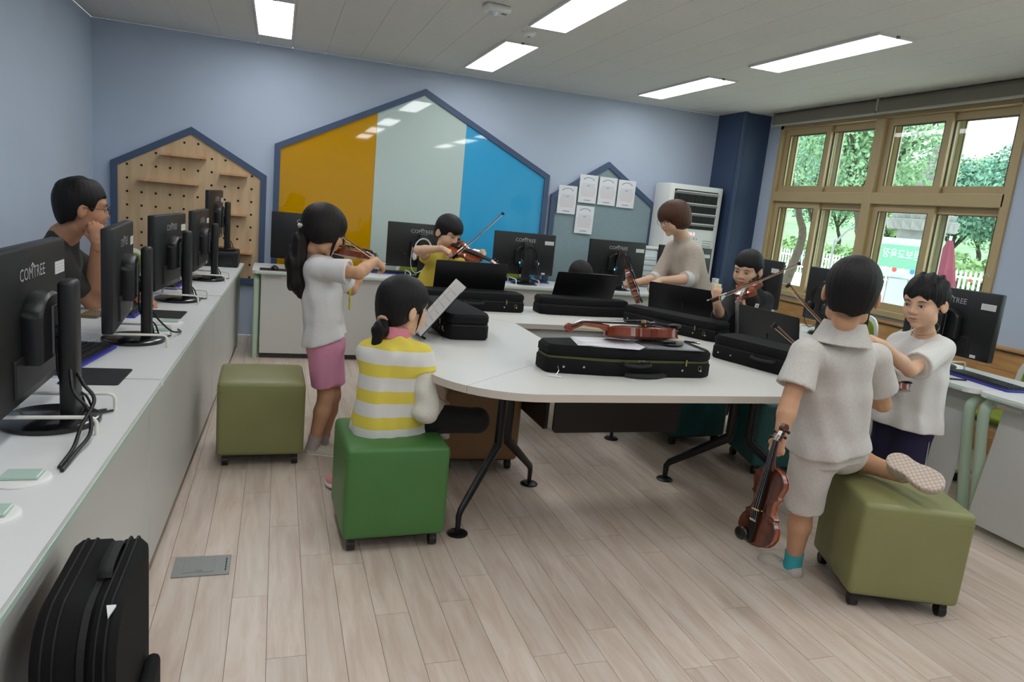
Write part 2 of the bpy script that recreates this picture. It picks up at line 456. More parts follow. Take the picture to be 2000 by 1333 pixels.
# ceiling sensor box and smoke detector
m_app = mat('appliance_white', (226, 226, 222), 0.4)
t = thing('ceiling_sensor', 'white square sensor box with a round lens on the ceiling', 'sensor', (1.27, 4.62, ZC), 8)
MB().box((0, 0, -0.022), (0.17, 0.11, 0.044), bev=0.018, seg=3).build('housing', m_app, t, 40)
MB().lathe([(0.030, 0), (0.028, -0.012), (0.016, -0.022), (0.002, -0.025)][::-1], 20, Matrix.Translation((-0.02, -0.005, -0.044))).build('lens', mat('sensor_lens', (200, 205, 210), 0.15), t, 60)
MB().box((0.05, -0.01, -0.0445), (0.035, 0.04, 0.002)).build('label_plate', mat('sensor_plate', (120, 125, 130), 0.5), t)
t = thing('smoke_detector', 'small round white detector on the ceiling between two panel lights', 'detector', (1.66, 5.10, ZC))
MB().lathe([(0.05, 0), (0.05, -0.012), (0.035, -0.03), (0.012, -0.034)][::-1], 24).build('body', m_app, t, 50)
MB().lathe([(0.012, -0.034), (0.012, -0.04)][::-1], 12).build('sensor_cap', mat('sensor_plate', (120, 125, 130), 0.5), t, 50)

# ---------------------------------------------------------------- house shaped boards on the back wall
def house(hw, ze, za, zb):
    return [(-hw, zb), (hw, zb), (hw, ze), (0, za), (-hw, ze)]
def inset_house(hw, ze, za, zb, d):
    sl = (za-ze)/hw; L = math.hypot(1, sl)
    return [(-hw+d, zb+d), (hw-d, zb+d), (hw-d, ze+sl*d-d*L), (0, za-d*L), (-hw+d, ze+sl*d-d*L)]
MY = Matrix(((1, 0, 0, 0), (0, 0, -1, 0), (0, 1, 0, 0), (0, 0, 0, 1)))      # board plane x,z, thickness towards the room
def board_root(name, label, cx, hw, ze, za, zb, fw=0.055):
    t = thing(name, label, 'board', (cx, YB, zb))
    out = house(hw, ze-zb, za-zb, 0); inn = inset_house(hw, ze-zb, za-zb, 0, fw)
    for i, nm in enumerate(('bottom_rail', 'side_rail', 'roof_rail', 'roof_rail', 'side_rail')):
        j = (i+1) % 5
        MB().prism([out[i], out[j], inn[j], inn[i]], 0.002, 0.04, MY).build(nm, m_frame, t)
    return t, inn
t, inn = board_root('pegboard', 'house shaped plywood pegboard with small shelves and blue frame', -0.76, 0.65, 1.53, 1.895, 0.50)
def ply(name, base, dark):
    return mat(name, base, 0.55, var=0.2, vscale=2.2, stretch=(7, 1, 1.2), col2=dark)
m_ply = ply('plywood', (214, 186, 148), (200, 168, 128))
MB().prism(inn, 0.002, 0.024, MY).build('plywood_panel', m_ply, t)
hl = MB(); sl = (1.895-1.53)/0.65
hx = [-1.28+0.1155*i for i in range(11)]
shelves = [(-1.0, -0.63, 1.63), (-1.18, -0.69, 1.39), (-0.51, -0.28, 1.51), (-0.50, -0.28, 1.15), (-0.61, -0.22, 0.80)]
for k in range(11):
    z = 1.75-0.1185*k
    for i, x in enumerate(hx):
        if z > 1.53+(0.65-abs(x+0.76))*sl-0.08 or x > -0.15 or any(a < x < b and abs(z-s) < 0.02 for a, b, s in shelves): continue
        hl.cyl((x+0.76, -0.0245, z-0.5), (x+0.76, -0.0252, z-0.5), 0.0105, n=10)
o = hl.build('peg_hole', m_dark, t); o['kind'] = 'stuff'
m_shelf = ply('shelf_birch', (216, 172, 130), (202, 154, 112))
for a, b, s in shelves:
    so = MB().b2((a+0.76, -0.125, s-0.5-0.011), (b+0.76, -0.024, s-0.5+0.011), 0.002).build('shelf', m_shelf, t)
    for xx in (a+0.06, b-0.06): MB().cyl((xx+0.76, -0.10, s-0.518), (xx+0.76, -0.024, s-0.518), 0.008, n=8).build('peg', m_shelf, so, 40)
t, inn = board_root('glass_board', 'large house shaped glass board in yellow, white and sky blue', 1.33, 1.38, 1.83, 2.515, 0.55)
def cut(poly, a, b):                     # clip polygon to x in [a,b]
    def clip(P, f, g):
        R = []
        for i in range(len(P)):
            p, q = P[i-1], P[i]
            if f(p) != f(q):
                s = (g-p[0])/(q[0]-p[0]); R.append((g, p[1]+s*(q[1]-p[1])))
            if f(q): R.append(q)
        return R
    P = clip(poly, lambda p: p[0] >= a, a); return clip(P, lambda p: p[0] <= b, b)
for a, b, nm, c in ((-2, -0.45, 'yellow', (205, 150, 0)), (-0.448, 0.44, 'milky', (196, 212, 206)), (0.442, 2, 'blue', (62, 170, 220))):
    MB().prism(cut(inn, a, b), 0.002, 0.02, MY).build('glass_panel', mat(nm+'_back_painted_glass', c, 0.03, spec=0.6), t, label=nm+' glass panel')
t, inn = board_root('notice_board', 'small house shaped grey green felt notice board with blue frame', 3.38, 0.63, 1.64, 2.045, 0.55)
MB().prism(inn, 0.002, 0.02, MY).build('felt_panel', mat('grey_green_felt', (140, 160, 164), 0.9, var=0.06, vscale=40, bump=0.3, bscale=500), t)

# posters
m_paper = mat('white_paper', (232, 232, 236), 0.6)
m_ink1 = mat('grey_print', (176, 176, 186), 0.7); m_ink2 = mat('orange_print', (204, 170, 148), 0.7); m_ink3 = mat('dark_print', (112, 112, 122), 0.7)
pl = MB().b2((-0.105, -0.0012, -0.1485), (0.105, 0, 0.1485)).mesh('sheet', m_paper)
pr = MB()
for i in range(13):
    a = rad(150-10*i); pr.box((0.07*math.cos(a), -0.0016, 0.075+0.045*math.sin(a)), (0.006, 0.0004, 0.011), (0, 20, 0), mi=2)
for i, z in enumerate((0.035, 0.03, 0.036)): pr.box((-0.012+0.012*i, -0.0016, z), (0.004, 0.0004, 0.014), (0, 25, 0), mi=2)
for r_ in range(9):
    for c_ in range(14):
        if abs(c_-6.5) > 6.9-abs(r_-4)*0.15: continue
        pr.box((-0.079+0.0122*c_, -0.0016, 0.05-0.0155*r_), (0.0032, 0.0004, 0.013), (0, 35, 0), mi=0 if r_ < 5 else 1)
for z in (-0.12,): pr.box((0, -0.0016, z), (0.08, 0.0004, 0.012), mi=0)
pr = pr.mesh('print', [m_ink1, m_ink2, m_ink3])
for x, z, tilt, lab in ((2.93, 1.60, 0, 'printed notice at the left end of the row, hanging lower than its neighbours'), (3.16, 1.735, 0, 'printed notice second from the left, right above the single lower sheet'),
                  (3.39, 1.732, 0.5, 'printed notice pinned just under the peak of the grey green board'), (3.62, 1.725, 0, 'printed notice at the right end of the row on the green board'),
                  (3.155, 1.405, 0.5, 'printed notice pinned alone below the row of four')):
    t = thing('notice_sheet', lab, 'poster', (x, YB-0.0405, z), 0, 'notices on the grey green board')
    t.rotation_euler = (0, rad(tilt), 0)
    link('sheet', pl, t); link('print', pr, t)['kind'] = 'stuff'

# ---------------------------------------------------------------- air conditioner
t = thing('air_conditioner', 'tall white floor standing air conditioner beside the navy column', 'air conditioner', (4.29, 6.82, 0))
MB().b2((-0.33, 0, 0.0), (0.33, 0.33, 1.885), 0.015).build('cabinet', m_app, t, 40)
vt = MB().b2((-0.27, -0.004, 1.42), (0.27, 0.02, 1.83)).build('air_outlet', mat('vent_black', (14, 14, 15), 0.6), t)
for z in (1.80, 1.68, 1.575, 1.47):
    MB().box((0, -0.018, z), (0.53, 0.05, 0.014), (-28, 0, 0), bev=0.005).build('louver', mat('louver_grey', (196, 198, 198), 0.4), t)
for x in (-0.2, -0.1, 0, 0.1, 0.2): MB().box((x, -0.002, 1.625), (0.004, 0.012, 0.40)).build('fin', mat('vent_fin', (40, 40, 42), 0.6), vt)
MY2 = Matrix(((1, 0, 0, 0), (0, 0, -1, -0.0015), (0, 1, 0, 0), (0, 0, 0, 1)))
text('24.0', 0.055, M=Matrix.Translation((0.0, 0, 1.365)) @ MY2).build('temperature_display', emit('led_digits', (255, 190, 205), 1.6), t)
m_ink = mat('grey_lettering', (120, 122, 124), 0.6)
for k in range(6): MB().ell((-0.10+0.035*k, -0.001, 1.315), (0.008, 0.0008, 0.006), 10).build('button', m_ink, t, 60)
text('angel', 0.04, M=Matrix.Translation((-0.02, 0, 1.25)) @ MY2).build('maker_lettering', m_ink, t)
for k, z in enumerate((1.30, 1.275, 1.25, 1.235)): MB().box((0.21, -0.001, z), (0.11, 0.001, 0.006)).build('rating_text', m_ink, t)
st = MB().box((0.19, -0.0012, 0.97), (0.075, 0.001, 0.11)).build('energy_sticker', m_paper, t)
MB().lathe([(0.024, 0), (0.024, 0.001), (0.034, 0.001), (0.034, 0)], 20, Matrix.Translation((0.19, -0.002, 0.99)) @ Matrix.Rotation(rad(90), 4, 'X')).build('gauge', mat('sticker_orange', (230, 140, 70), 0.6), st)
for z in (0.80, 0.70, 0.60, 0.5, 0.4, 0.3): MB().box((0.0, -0.001, z), (0.56, 0.004, 0.012)).build('intake_slit', m_ink, t)

t = thing('storage_cabinet', 'low glossy white cabinet with ribbed front beside the notice board', 'cabinet', (3.72, 6.86, 0))
MB().b2((-0.22, 0, 0.0), (0.22, 0.25, 1.16), 0.02).build('body', mat('gloss_white', (228, 234, 236), 0.15), t, 40)
MB().b2((-0.235, -0.015, 1.16), (0.235, 0.26, 1.19), 0.008).build('top', m_app, t)
for k in range(16): MB().box((0, -0.004, 0.2+0.058*k), (0.40, 0.012, 0.045), bev=0.005).build('rib', mat('gloss_white', (228, 234, 236), 0.15), t)
# ================================================================ furniture
DZ = 0.75
m_edge = mat('pale_green_edging', (176, 198, 186), 0.3)
m_green_leg = mat('pale_green_steel', (178, 200, 178), 0.35)
m_label = mat('label_paper', (214, 214, 212), 0.6)
def desk(label, loc, rz, L, legs=(True, True), grom=(), rc=0.05, tilt=0.0, gl=()):
    t = thing('computer_desk', label, 'desk', loc, rz, 'computer desks along the walls')
    D = 0.62
    n = 6; poly = [(0.002, D)]
    for cx, a in ((0.002+rc, 180), (L-0.002-rc, 270)):
        for i in range(n+1):
            q = rad(a+90*i/n); poly.append((cx+rc*math.cos(q), rc+rc*math.sin(q)))
    poly.append((L-0.002, D))
    MB().prism(poly, DZ-0.026, DZ).build('worktop', m_white, t)
    MB().box((L/2, -0.0008, DZ-0.02), (L-2*rc, 0.0016, 0.012)).build('edge_strip', m_edge, t)
    x0, x1 = (0.075 if legs[0] else 0.003), (L-0.075 if legs[1] else L-0.003)
    MB().box(((x0+x1)/2, 0.05+tilt/2, (0.045+DZ-0.03)/2), (x1-x0, 0.018, DZ-0.075), (math.degrees(math.atan2(-tilt, 0.68)), 0, 0), bev=0.003).build('modesty_panel', m_panel, t)
    MB().b2((x0, 0.07+tilt, 0.0), (x1, 0.09+tilt, 0.05)).build('plinth', mat('grey_plinth', (70, 70, 70), 0.6), t)
    MB().b2((x0+0.03, 0.0385, DZ-0.062), (x0+0.16, 0.0405, DZ-0.045)).build('rating_label', mat('rating_label_grey', (178, 178, 176), 0.6), t)
    for k, s in enumerate((0, 1)):
        x = 0.04 if s == 0 else L-0.04
        if legs[k]: P = [(x, 0.06+tilt, 0.0), (x, 0.055+tilt*0.4, 0.35), (x, 0.05, 0.62), (x, 0.075, DZ-0.07), (x, 0.16, DZ-0.045), (x, D-0.05, DZ-0.045)]
        else: P = [(x, 0.12, 0), (x, 0.12, 0.6), (x, 0.14, DZ-0.05), (x, D-0.05, DZ-0.045)]
        MB().tube(bez(P, 5), 0.028, 10, flat=0.62).build('leg', m_green_leg, t, 60)
        MB().b2((x-0.025, D-0.09, 0), (x+0.025, D-0.05, DZ-0.03), 0.008).build('leg', m_green_leg, t)
    for g in grom:
        p = Matrix.Rotation(rad(rz), 4, 'Z') @ Vector((g, 0.14, 0))
        go = thing('cable_port', 'round white cable port in the '+gl[grom.index(g)], 'cable port', (loc[0]+p.x, loc[1]+p.y, DZ), rz, 'cable ports in the desks')
        MB().lathe([(0.058, 0), (0.058, 0.004), (0.05, 0.007), (0.03, 0.007)], 24).build('rim', m_app, go, 40)
        MB().box((0.006, 0, 0.0105), (0.055, 0.075, 0.008), bev=0.003).build('flap', m_edge, go)
    return t
rowx = lambda Y: -0.425+0.0235*Y
for (a, b, lab, g) in ((0.62, 2.63, 'long white desk running out of the bottom left corner, black case leaning on it', (0.93, 1.12)), (2.64, 4.65, 'long white desk in the middle of the left row, beside the olive cube stool', (0.83, 1.06)),
                    (4.66, 6.68, 'long white desk at the far end of the left row under the pegboard', (1.02,))):
    desk(lab, (rowx(a), a, 0), 88.65, b-a, (False, b > 6), g, 0.015, gl=({2.63: ('desk corner nearest the camera', 'desk where the thick black cables end'), 4.65: ('left desk in front of the second monitor', 'left desk in front of the third monitor'), 6.68: ('left desk in front of the fourth monitor',)}[b]))
for (a, b, lab) in ((-0.19, 1.81, 'white desk on the back wall below the yellow and white glass'), (1.812, 3.81, 'white desk on the back wall below the notices'), (3.812, 4.62, 'short white desk in front of the air conditioner')):
    desk(lab, (a, 6.17, 0), 0, b-a, (True, True), ())
for (a, b, lab) in ((5.75, 4.65, 'white desk below the window nearest the navy column'), (4.648, 2.65, 'white desk below the window behind the two children in white'), (2.648, 0.65, 'white desk cut off by the right edge of the picture')):
    desk(lab, (3.50, a, 0), -90, a-b, (True, True), (), 0.07, 0.10)

# ---------------------------------------------------------------- monitors
m_mon = mat('monitor_black', (20, 20, 22), 0.42, bump=0.1, bscale=500)
m_mon2 = mat('monitor_black_gloss', (16, 16, 18), 0.18)
m_logo = mat('logo_silver', (178, 178, 182), 0.35)
MB_ = Matrix(((1, 0, 0, 0), (0, 0, -1, 0), (0, 1, 0, 0), (0, 0, 0, 1)))
def monitor_proto():
    t = thing('monitor', 'x', 'monitor', (0, 0, 0), 0, 'black monitors on the desks')
    zc = 0.285; py = 0.10
    p = MB().box((0, py, zc), (0.62, 0.042, 0.40), bev=0.008).build('panel', m_mon, t, 40)
    MB().box((0, py+0.0205, zc+0.006), (0.596, 0.002, 0.345)).build('screen', mat('screen_glass', (10, 11, 13), 0.12), p)
    MB().box((0, py-0.022, zc-0.125), (0.34, 0.012, 0.10), bev=0.004).build('rear_cover', m_mon, p)
    # arched hub on the back
    hp = [(0.105*math.cos(rad(a)), 0.06*math.sin(rad(a))) for a in range(0, 181, 12)]+[(-0.105, -0.12), (0.105, -0.12)]
    hub = MB().prism(hp, 0.0, 0.055, Matrix.Translation((0, py-0.014, zc+0.02)) @ MB_, inset=0.008).build('hub', m_mon, t, 40)
    MB().box((0.0, py-0.072, zc-0.02), (0.06, 0.006, 0.13), bev=0.002).build('port_plate', mat('port_plate_grey', (92, 94, 96), 0.4), hub)
    for k in range(3): MB().box((-0.018+0.018*k, py-0.077, zc-0.05), (0.012, 0.012, 0.016)).build('port', m_dark, hub)
    MB().cyl((0, py-0.05, zc-0.03), (0, -0.005, zc-0.03), 0.022, n=14).build('pivot_arm', m_mon, t, 40)
    MB().b2((-0.042, -0.024, 0.012), (0.042, 0.016, 0.40), 0.012, 3).build('stand_post', m_mon, t, 40)
    MB().lathe([(0.118, 0.0), (0.122, 0.004), (0.122, 0.014), (0.112, 0.02), (0.02, 0.021)], 40, Matrix.Translation((0, 0.045, 0))).build('base', m_mon2, t, 40)
    lg = text('COMTREE', 0.046, M=Matrix.Translation((0.0, py-0.0214, zc+0.128)) @ MB_)
    lo = lg.build('logo', m_logo, t)
    cr = MB()
    for dx, dz, r in ((0, 0.022, 0.006), (-0.008, 0.018, 0.005), (0.008, 0.018, 0.005)): cr.ell((0.0+dx, py-0.0220, zc+0.130+dz), (r, 0.0006, r*0.6), 10)
    cr.build('tree_crown', m_logo, lo, 60)['kind'] = 'stuff'
    lb = MB().box((0.245, py-0.0216, zc+0.118), (0.092, 0.001, 0.036)).build('asset_label', m_label, t)
    tx = MB()
    for k in range(3): tx.box((0.245, py-0.0223, zc+0.127-0.009*k), (0.072, 0.0003, 0.002))
    tx.build('label_lines', mat('rating_label_grey', (178, 178, 176), 0.6), lb)['kind'] = 'stuff'
    MB().box((0.21, py-0.0216, zc-0.180), (0.036, 0.001, 0.018)).build('small_label', m_label, t)
    cb = MB().tube(bez([(0.02, py-0.075, zc-0.06), (0.03, 0.0, 0.14), (0.05, -0.02, 0.06), (0.07, -0.03, 0.012), (0.10, -0.07, 0.006)], 6), 0.0035, 6)
    cb.build('signal_cable', m_black, t, 60)
    MB().tube(bez([(-0.01, py-0.075, zc-0.06), (0.0, 0.02, 0.12), (0.035, -0.03, 0.07), (0.06, -0.05, 0.012), (0.09, -0.09, 0.006)], 6), 0.0035, 6).build('power_cable', m_black, t, 60)
    return t
MONP = monitor_proto()
def gp():
    t = thing('monitor_guard', 'x', 'rail', (0, 0, 0), 0, 'white rod guards over the monitor bases')
    for x in (-0.115, 0.115):
        P = [(x, -0.09, 0), (x, -0.09, 0.036), (x, -0.084, 0.046), (x, -0.072, 0.05), (x, 0.14, 0.05), (x, 0.152, 0.046), (x, 0.158, 0.036), (x, 0.158, 0)]
        MB().tube(P, 0.0052, 8).build('rod', m_wire, t, 60)
    return t
GUP = gp()
mons = [(-0.53, 2.16, 90, 0, 'monitor cut off by the left edge of the picture, nearest the camera'), (-0.515, 3.27, 93.5, 0, 'monitor right in front of the person in a dark T-shirt'),
        (-0.485, 4.41, 83, 0, 'monitor in the middle of the left row, turned slightly towards the room'), (-0.417, 5.40, 87, 0, 'fourth monitor of the left row, half hidden behind the third'),
        (-0.40, 6.41, 85.5, 0.13, 'tallest standing monitor at the far end of the left row, before the pegboard'),
        (0.26, 6.37, 0, 0, 'monitor before the yellow glass, half hidden by the child with the ponytail'), (1.255, 6.37, 1, 0, 'monitor with a white headset hung on it'),
        (2.26, 6.37, 0, 0, 'monitor before the blue glass with a blue lit headset'), (3.25, 6.37, 0, 0, 'monitor between the person in beige and the notices'), (4.03, 6.37, 0, 0, 'monitor behind the person in beige, in front of the air conditioner'),
        (3.83, 5.12, -90, 0, 'monitor below the window behind the child in black'), (3.83, 4.17, -90, 0, 'monitor below the window behind the head of the child in grey'), (3.83, 3.23, -90, 0, 'monitor standing at the right edge behind the child in the white T-shirt')]
GL = ['screen cut by the left edge', 'second screen of the left row', 'third screen of the left row', 'fourth screen of the left row', 'tall screen at the far left', 'screen before the yellow glass',
      'screen with the white headset', 'screen before the blue glass', 'screen below the notices', 'screen behind the person in beige', 'screen behind the child in black', 'screen behind the child in grey', 'screen at the right edge']
for i, (x, y, r_, dz, lab) in enumerate(mons):
    side = 'black computer '
    if i == 0:
        MONP.location = (x, y, DZ); MONP.rotation_euler = (0, 0, rad(r_)); MONP['label'] = side+lab; m = MONP
        GUP.location = (x, y, DZ); GUP.rotation_euler = (0, 0, rad(r_)); g = GUP
    else:
        m = dup(MONP, (x, y, DZ+dz), r_, side+lab)
        g = dup(GUP, (x, y, DZ), r_)
    g['label'] = 'white bent rods over the base of the '+GL[i]
    if dz:
        st = thing('monitor_riser', 'black box raising the far left monitor', 'riser', (x-0.04, y, DZ))
        MB().b2((-0.14, -0.15, 0.0), (0.14, 0.15, dz-0.001), 0.01).build('box', m_black, st)
        MB().b2((-0.10, -0.155, 0.02), (0.10, -0.149, dz-0.03), 0.003).build('front', m_mon2, st)
        for ch in list(g.children): bpy.data.objects.remove(ch)
        bpy.data.objects.remove(g)

# ---------------------------------------------------------------- cube stools
def casterset(t, h, h2, r_=0.026):
    for sx in (-1, 1):
        for sy in (-1, 1):
            x, y = sx*h2, sy*h2
            c = MB().box((x, y, h-0.012), (0.03, 0.034, 0.022), bev=0.004).build('caster', m_black, t)
            MB().cyl((x-0.015, y+0.006, r_), (x+0.015, y+0.006, r_), r_, n=18).build('wheel', m_black, c, 40)
def stool(label, loc, rz, col, h=0.062, size=0.43, top=0.455, dim=None):
    t = thing('cube_stool', label, 'stool', loc, rz, 'upholstered cube stools on casters')
    m = mat('leatherette_%d_%d_%d' % col, col, 0.42, var=0.06, vscale=5, bump=0.12, bscale=300)
    sx, sy = dim or (size, size)
    vs, fs = bevbox((sx, sy, top-h), 0.022, 4)
    bm = bmesh.new(); V = [bm.verts.new(v) for v in vs]
    for f in fs: bm.faces.new([V[i] for i in f])
    bmesh.ops.subdivide_edges(bm, edges=[e for e in bm.edges if e.calc_length() > 0.1], cuts=5, use_grid_fill=True)
    bm.verts.index_update()
    hz = (top-h)/2; mb = MB()
    vv = []
    for v in bm.verts:
        u, q, z = v.co.x/(sx/2), v.co.y/(sy/2), v.co.z/hz
        b_ = 0.012*max(0, 1-u*u)*max(0, 1-q*q)
        if z > 0.9: v.co.z += b_
        if abs(u) > 0.9: v.co.x += math.copysign(0.004*max(0, 1-q*q)*max(0, 1-z*z), u)
        if abs(q) > 0.9: v.co.y += math.copysign(0.004*max(0, 1-u*u)*max(0, 1-z*z), q)
        vv.append((v.co.x, v.co.y, v.co.z+h+hz))
    mb.add(vv, [[v.index for v in f.verts] for f in bm.faces]); bm.free()
    mb.build('cushion', m, t, 60)
    MB().prism(rrect(-sx/2-0.0015, -sy/2-0.0015, sx/2+0.0015, sy/2+0.0015, 0.022), top-0.046, top-0.042).build('piping', m, t, 60)
    MB().b2((-sx/2+0.03, -sy/2+0.03, h-0.008), (sx/2-0.03, sy/2-0.03, h+0.004)).build('underside', m_dark, t)
    casterset(t, h, min(sx, sy)/2-0.042)
    return t
OLIVE = (136, 136, 88)
stool('bright green cube stool under the child in stripes', (0.495, 2.925, 0), 2, (70, 120, 60))
stool('olive green cube stool standing against the left white desks', (-0.05, 3.915, 0), 1, OLIVE)
stool('olive green cube stool the child in grey kneels on', (2.495, 2.125, 0), -22.8, OLIVE)
stool('brown cube stool tucked under the left end of the white table', (1.12, 3.78, 0), -4, (140, 104, 66))
stool('dark teal cube stool under the table between its right legs', (2.72, 4.12, 0), 3, (30, 84, 84))
stool('dark teal cube stool at the right end of the table behind the child in grey', (3.02, 3.52, 0), -14, (34, 92, 90))

# ---------------------------------------------------------------- the white group table
t = thing('group_table', 'large white table with rounded corners and an open centre on black legs', 'table', (1.75, 3.715, 0))
m_ttop = mat('table_laminate', (226, 224, 218), 0.3, var=0.02, vscale=2)
m_tedge = mat('table_edge_beige', (206, 196, 182), 0.5)
HX, HY, hx, hy, rcn = 1.14, 1.215, 0.31, 0.435, 0.42
loop = rrect(-HX, -HY, HX, HY, rcn, 12)            # starts at right-back corner, 13 points per corner
TZ = 0.745
n = 13
midx = [6, 6+n, 6+2*n, 6+3*n]
inner = [(hx, hy), (-hx, hy), (-hx, -hy), (hx, -hy)]
for k in range(4):
    a, b = midx[k], midx[(k+1) % 4]
    idx = list(range(a, b+1)) if b > a else list(range(a, 4*n))+list(range(0, b+1))
    po = [loop[i] for i in idx]+[inner[(k+1) % 4], inner[k]]
    cx = sum(p[0] for p in po)/len(po); cy = sum(p[1] for p in po)/len(po)
    po = [(cx+(x-cx)*0.9985, cy+(y-cy)*0.9985) for x, y in po]
    mb = MB().prism(po, TZ-0.032, TZ)
    mb.m = [0, 0]+[1]*(len(mb.f)-2)
    mb.build('tabletop_segment', [m_ttop, m_tedge], t)
m_modesty = mat('dark_modesty_panel', (34, 27, 26), 0.5)
for (a, b, q, ax) in ((-0.37, 0.37, -0.48, 0), (-0.37, 0.37, 0.48, 0), (-0.44, 0.44, -0.39, 1), (-0.44, 0.44, 0.39, 1)):
    po = rrect(a, -0.165, b, 0.21, 0.02, 4)
    M = Matrix.Translation((0, q, 0.50)) @ MB_ if ax == 0 else Matrix.Translation((q, 0, 0.50)) @ Matrix.Rotation(rad(90), 4, 'Z') @ MB_
    MB().prism(po, -0.008, 0.008, M).build('modesty_panel', m_panel if (ax == 0 and q > 0) else m_modesty, t)
for sx in (-1, 1):
    for sy in (-1, 1):
        cx, cy = sx*0.68, sy*0.615
        lg = MB().b2((cx-0.09, cy-0.09, TZ-0.042), (cx+0.09, cy+0.09, TZ-0.032)).build('leg', m_blackm, t)
        for d in (-1, 1):
            ux, uy = d*0.7, d*0.7*sx*sy
            P = [(cx+ux*0.05, cy+uy*0.05, TZ-0.034), (cx+ux*0.05, cy+uy*0.05, 0.36), (cx+ux*0.055, cy+uy*0.055, 0.33), (cx+ux*0.36, cy+uy*0.36, 0.11), (cx+ux*0.375, cy+uy*0.375, 0.085), (cx+ux*0.375, cy+uy*0.375, 0.012)]
            rr = [0.024, 0.026, 0.027, 0.019, 0.017, 0.014]
            MB().tube(P, rr, 8, up=(-uy, ux, 0), flat=0.75).build('splayed_post', m_blackm, lg, 45)
            MB().lathe([(0.046, 0), (0.047, 0.006), (0.038, 0.012), (0.014, 0.015)], 24, Matrix.Translation((cx+ux*0.375, cy+uy*0.375, 0))).build('foot_disc', m_blackm, lg, 40)

# ---------------------------------------------------------------- green chairs behind the desks
m_cshell = mat('chair_white_plastic', (226, 228, 220), 0.4)
m_cpad = mat('chair_green_fabric', (134, 150, 48), 0.85, bump=0.2, bscale=500)
def chair_proto():
    t = thing('task_chair', 'x', 'chair', (0, 0, 0), 0, 'white and green task chairs behind the desks')
    def curve(x, z): return 0.20+0.10*(x/0.22)**2*-0.5+0.06*(z-0.62)
    def shell(hw, hh, z0, off, th):
        vs = []; fs = []; n, m = 28, 4
        for s in (0, 1):
            vs.append((0, curve(0, z0)+off+s*th, z0))
            for j in range(1, m+1):
                for i in range(n):
                    a = 2*math.pi*i/n; cs, sn = math.cos(a), math.sin(a)
                    x = hw*j/m*math.copysign(abs(cs)**0.75, cs); z = z0+hh*j/m*math.copysign(abs(sn)**0.75, sn)
                    vs.append((x, curve(x, z)+off+s*th, z))
        q = 1+n*m
        for s in (0, 1):
            o = s*q
            for i in range(n):
                f = [o, o+1+i, o+1+(i+1) % n]; fs.append(f if s else f[::-1])
                for j in range(m-1):
                    a, b, c, d = o+1+j*n+i, o+1+j*n+(i+1) % n, o+1+(j+1)*n+(i+1) % n, o+1+(j+1)*n+i
                    fs.append([a, d, c, b] if s else [a, b, c, d])
        for i in range(n):
            a, b = 1+(m-1)*n+i, 1+(m-1)*n+(i+1) % n; fs.append([a, b, q+b, q+a])
        return MB().add(vs, fs)
    b = shell(0.215, 0.20, 0.67, 0.0, 0.018).build('backrest', m_cshell, t, 50)
    shell(0.175, 0.165, 0.67, -0.012, 0.014).build('back_pad', m_cpad, b, 50)
    shell(0.175, 0.165, 0.67, 0.018, 0.008).build('back_pad', m_cpad, b, 50)
    MB().box((0, 0, 0.445), (0.44, 0.42, 0.05), bev=0.022, seg=3).build('seat', m_cpad, t, 50)
    MB().box((0, 0, 0.41), (0.40, 0.38, 0.03), bev=0.012).build('seat_shell', m_cshell, t, 50)
    for s in (-1, 1): MB().tube(bez([(s*0.12, 0.12, 0.41), (s*0.12, 0.21, 0.42), (s*0.11, 0.235, 0.50), (s*0.10, 0.215, 0.60)], 5), 0.012, 8).build('back_strut', m_cshell, t, 60)
    MB().cyl((0, 0, 0.09), (0, 0, 0.40), 0.025, n=14).build('column', m_blackm, t, 40)
    for k in range(5):
        a = rad(72*k+18); x, y = 0.27*math.cos(a), 0.27*math.sin(a)
        l = MB().tube([(0, 0, 0.10), (x*0.5, y*0.5, 0.085), (x, y, 0.06)], [0.022, 0.018, 0.013], 8).build('base_arm', m_cshell, t, 60)
        MB().cyl((x-0.018*math.sin(a), y+0.018*math.cos(a), 0.025), (x+0.018*math.sin(a), y-0.018*math.cos(a), 0.025), 0.025, n=14).build('wheel', m_black, l, 40)
    return t
CHP = chair_proto()
chs = [(-0.86, 6.08, 80, 'beside the tallest monitor at the far left, seen between two screens'), (0.30, 6.90, 0, 'behind the monitor below the yellow glass'), (1.35, 6.90, 5, 'behind the monitor with the white headset'),
       (2.28, 6.90, -3, 'behind the monitor below the blue glass'), (4.42, 5.85, -60, 'with a pale rim between the person in beige and the child in black'),
       (4.45, 4.62, -90, 'below the window seen left of the child in grey'), (4.38, 3.95, -84, 'below the window seen between the two children in white'), (4.42, 3.02, -94, 'at the right edge of the picture')]
for i, (x, y, r_, lab) in enumerate(chs):
    lab = 'green chair '+lab
    if i == 0: CHP.location = (x, y, 0); CHP.rotation_euler = (0, 0, rad(r_)); CHP['label'] = lab
    else: dup(CHP, (x, y, 0), r_, lab)
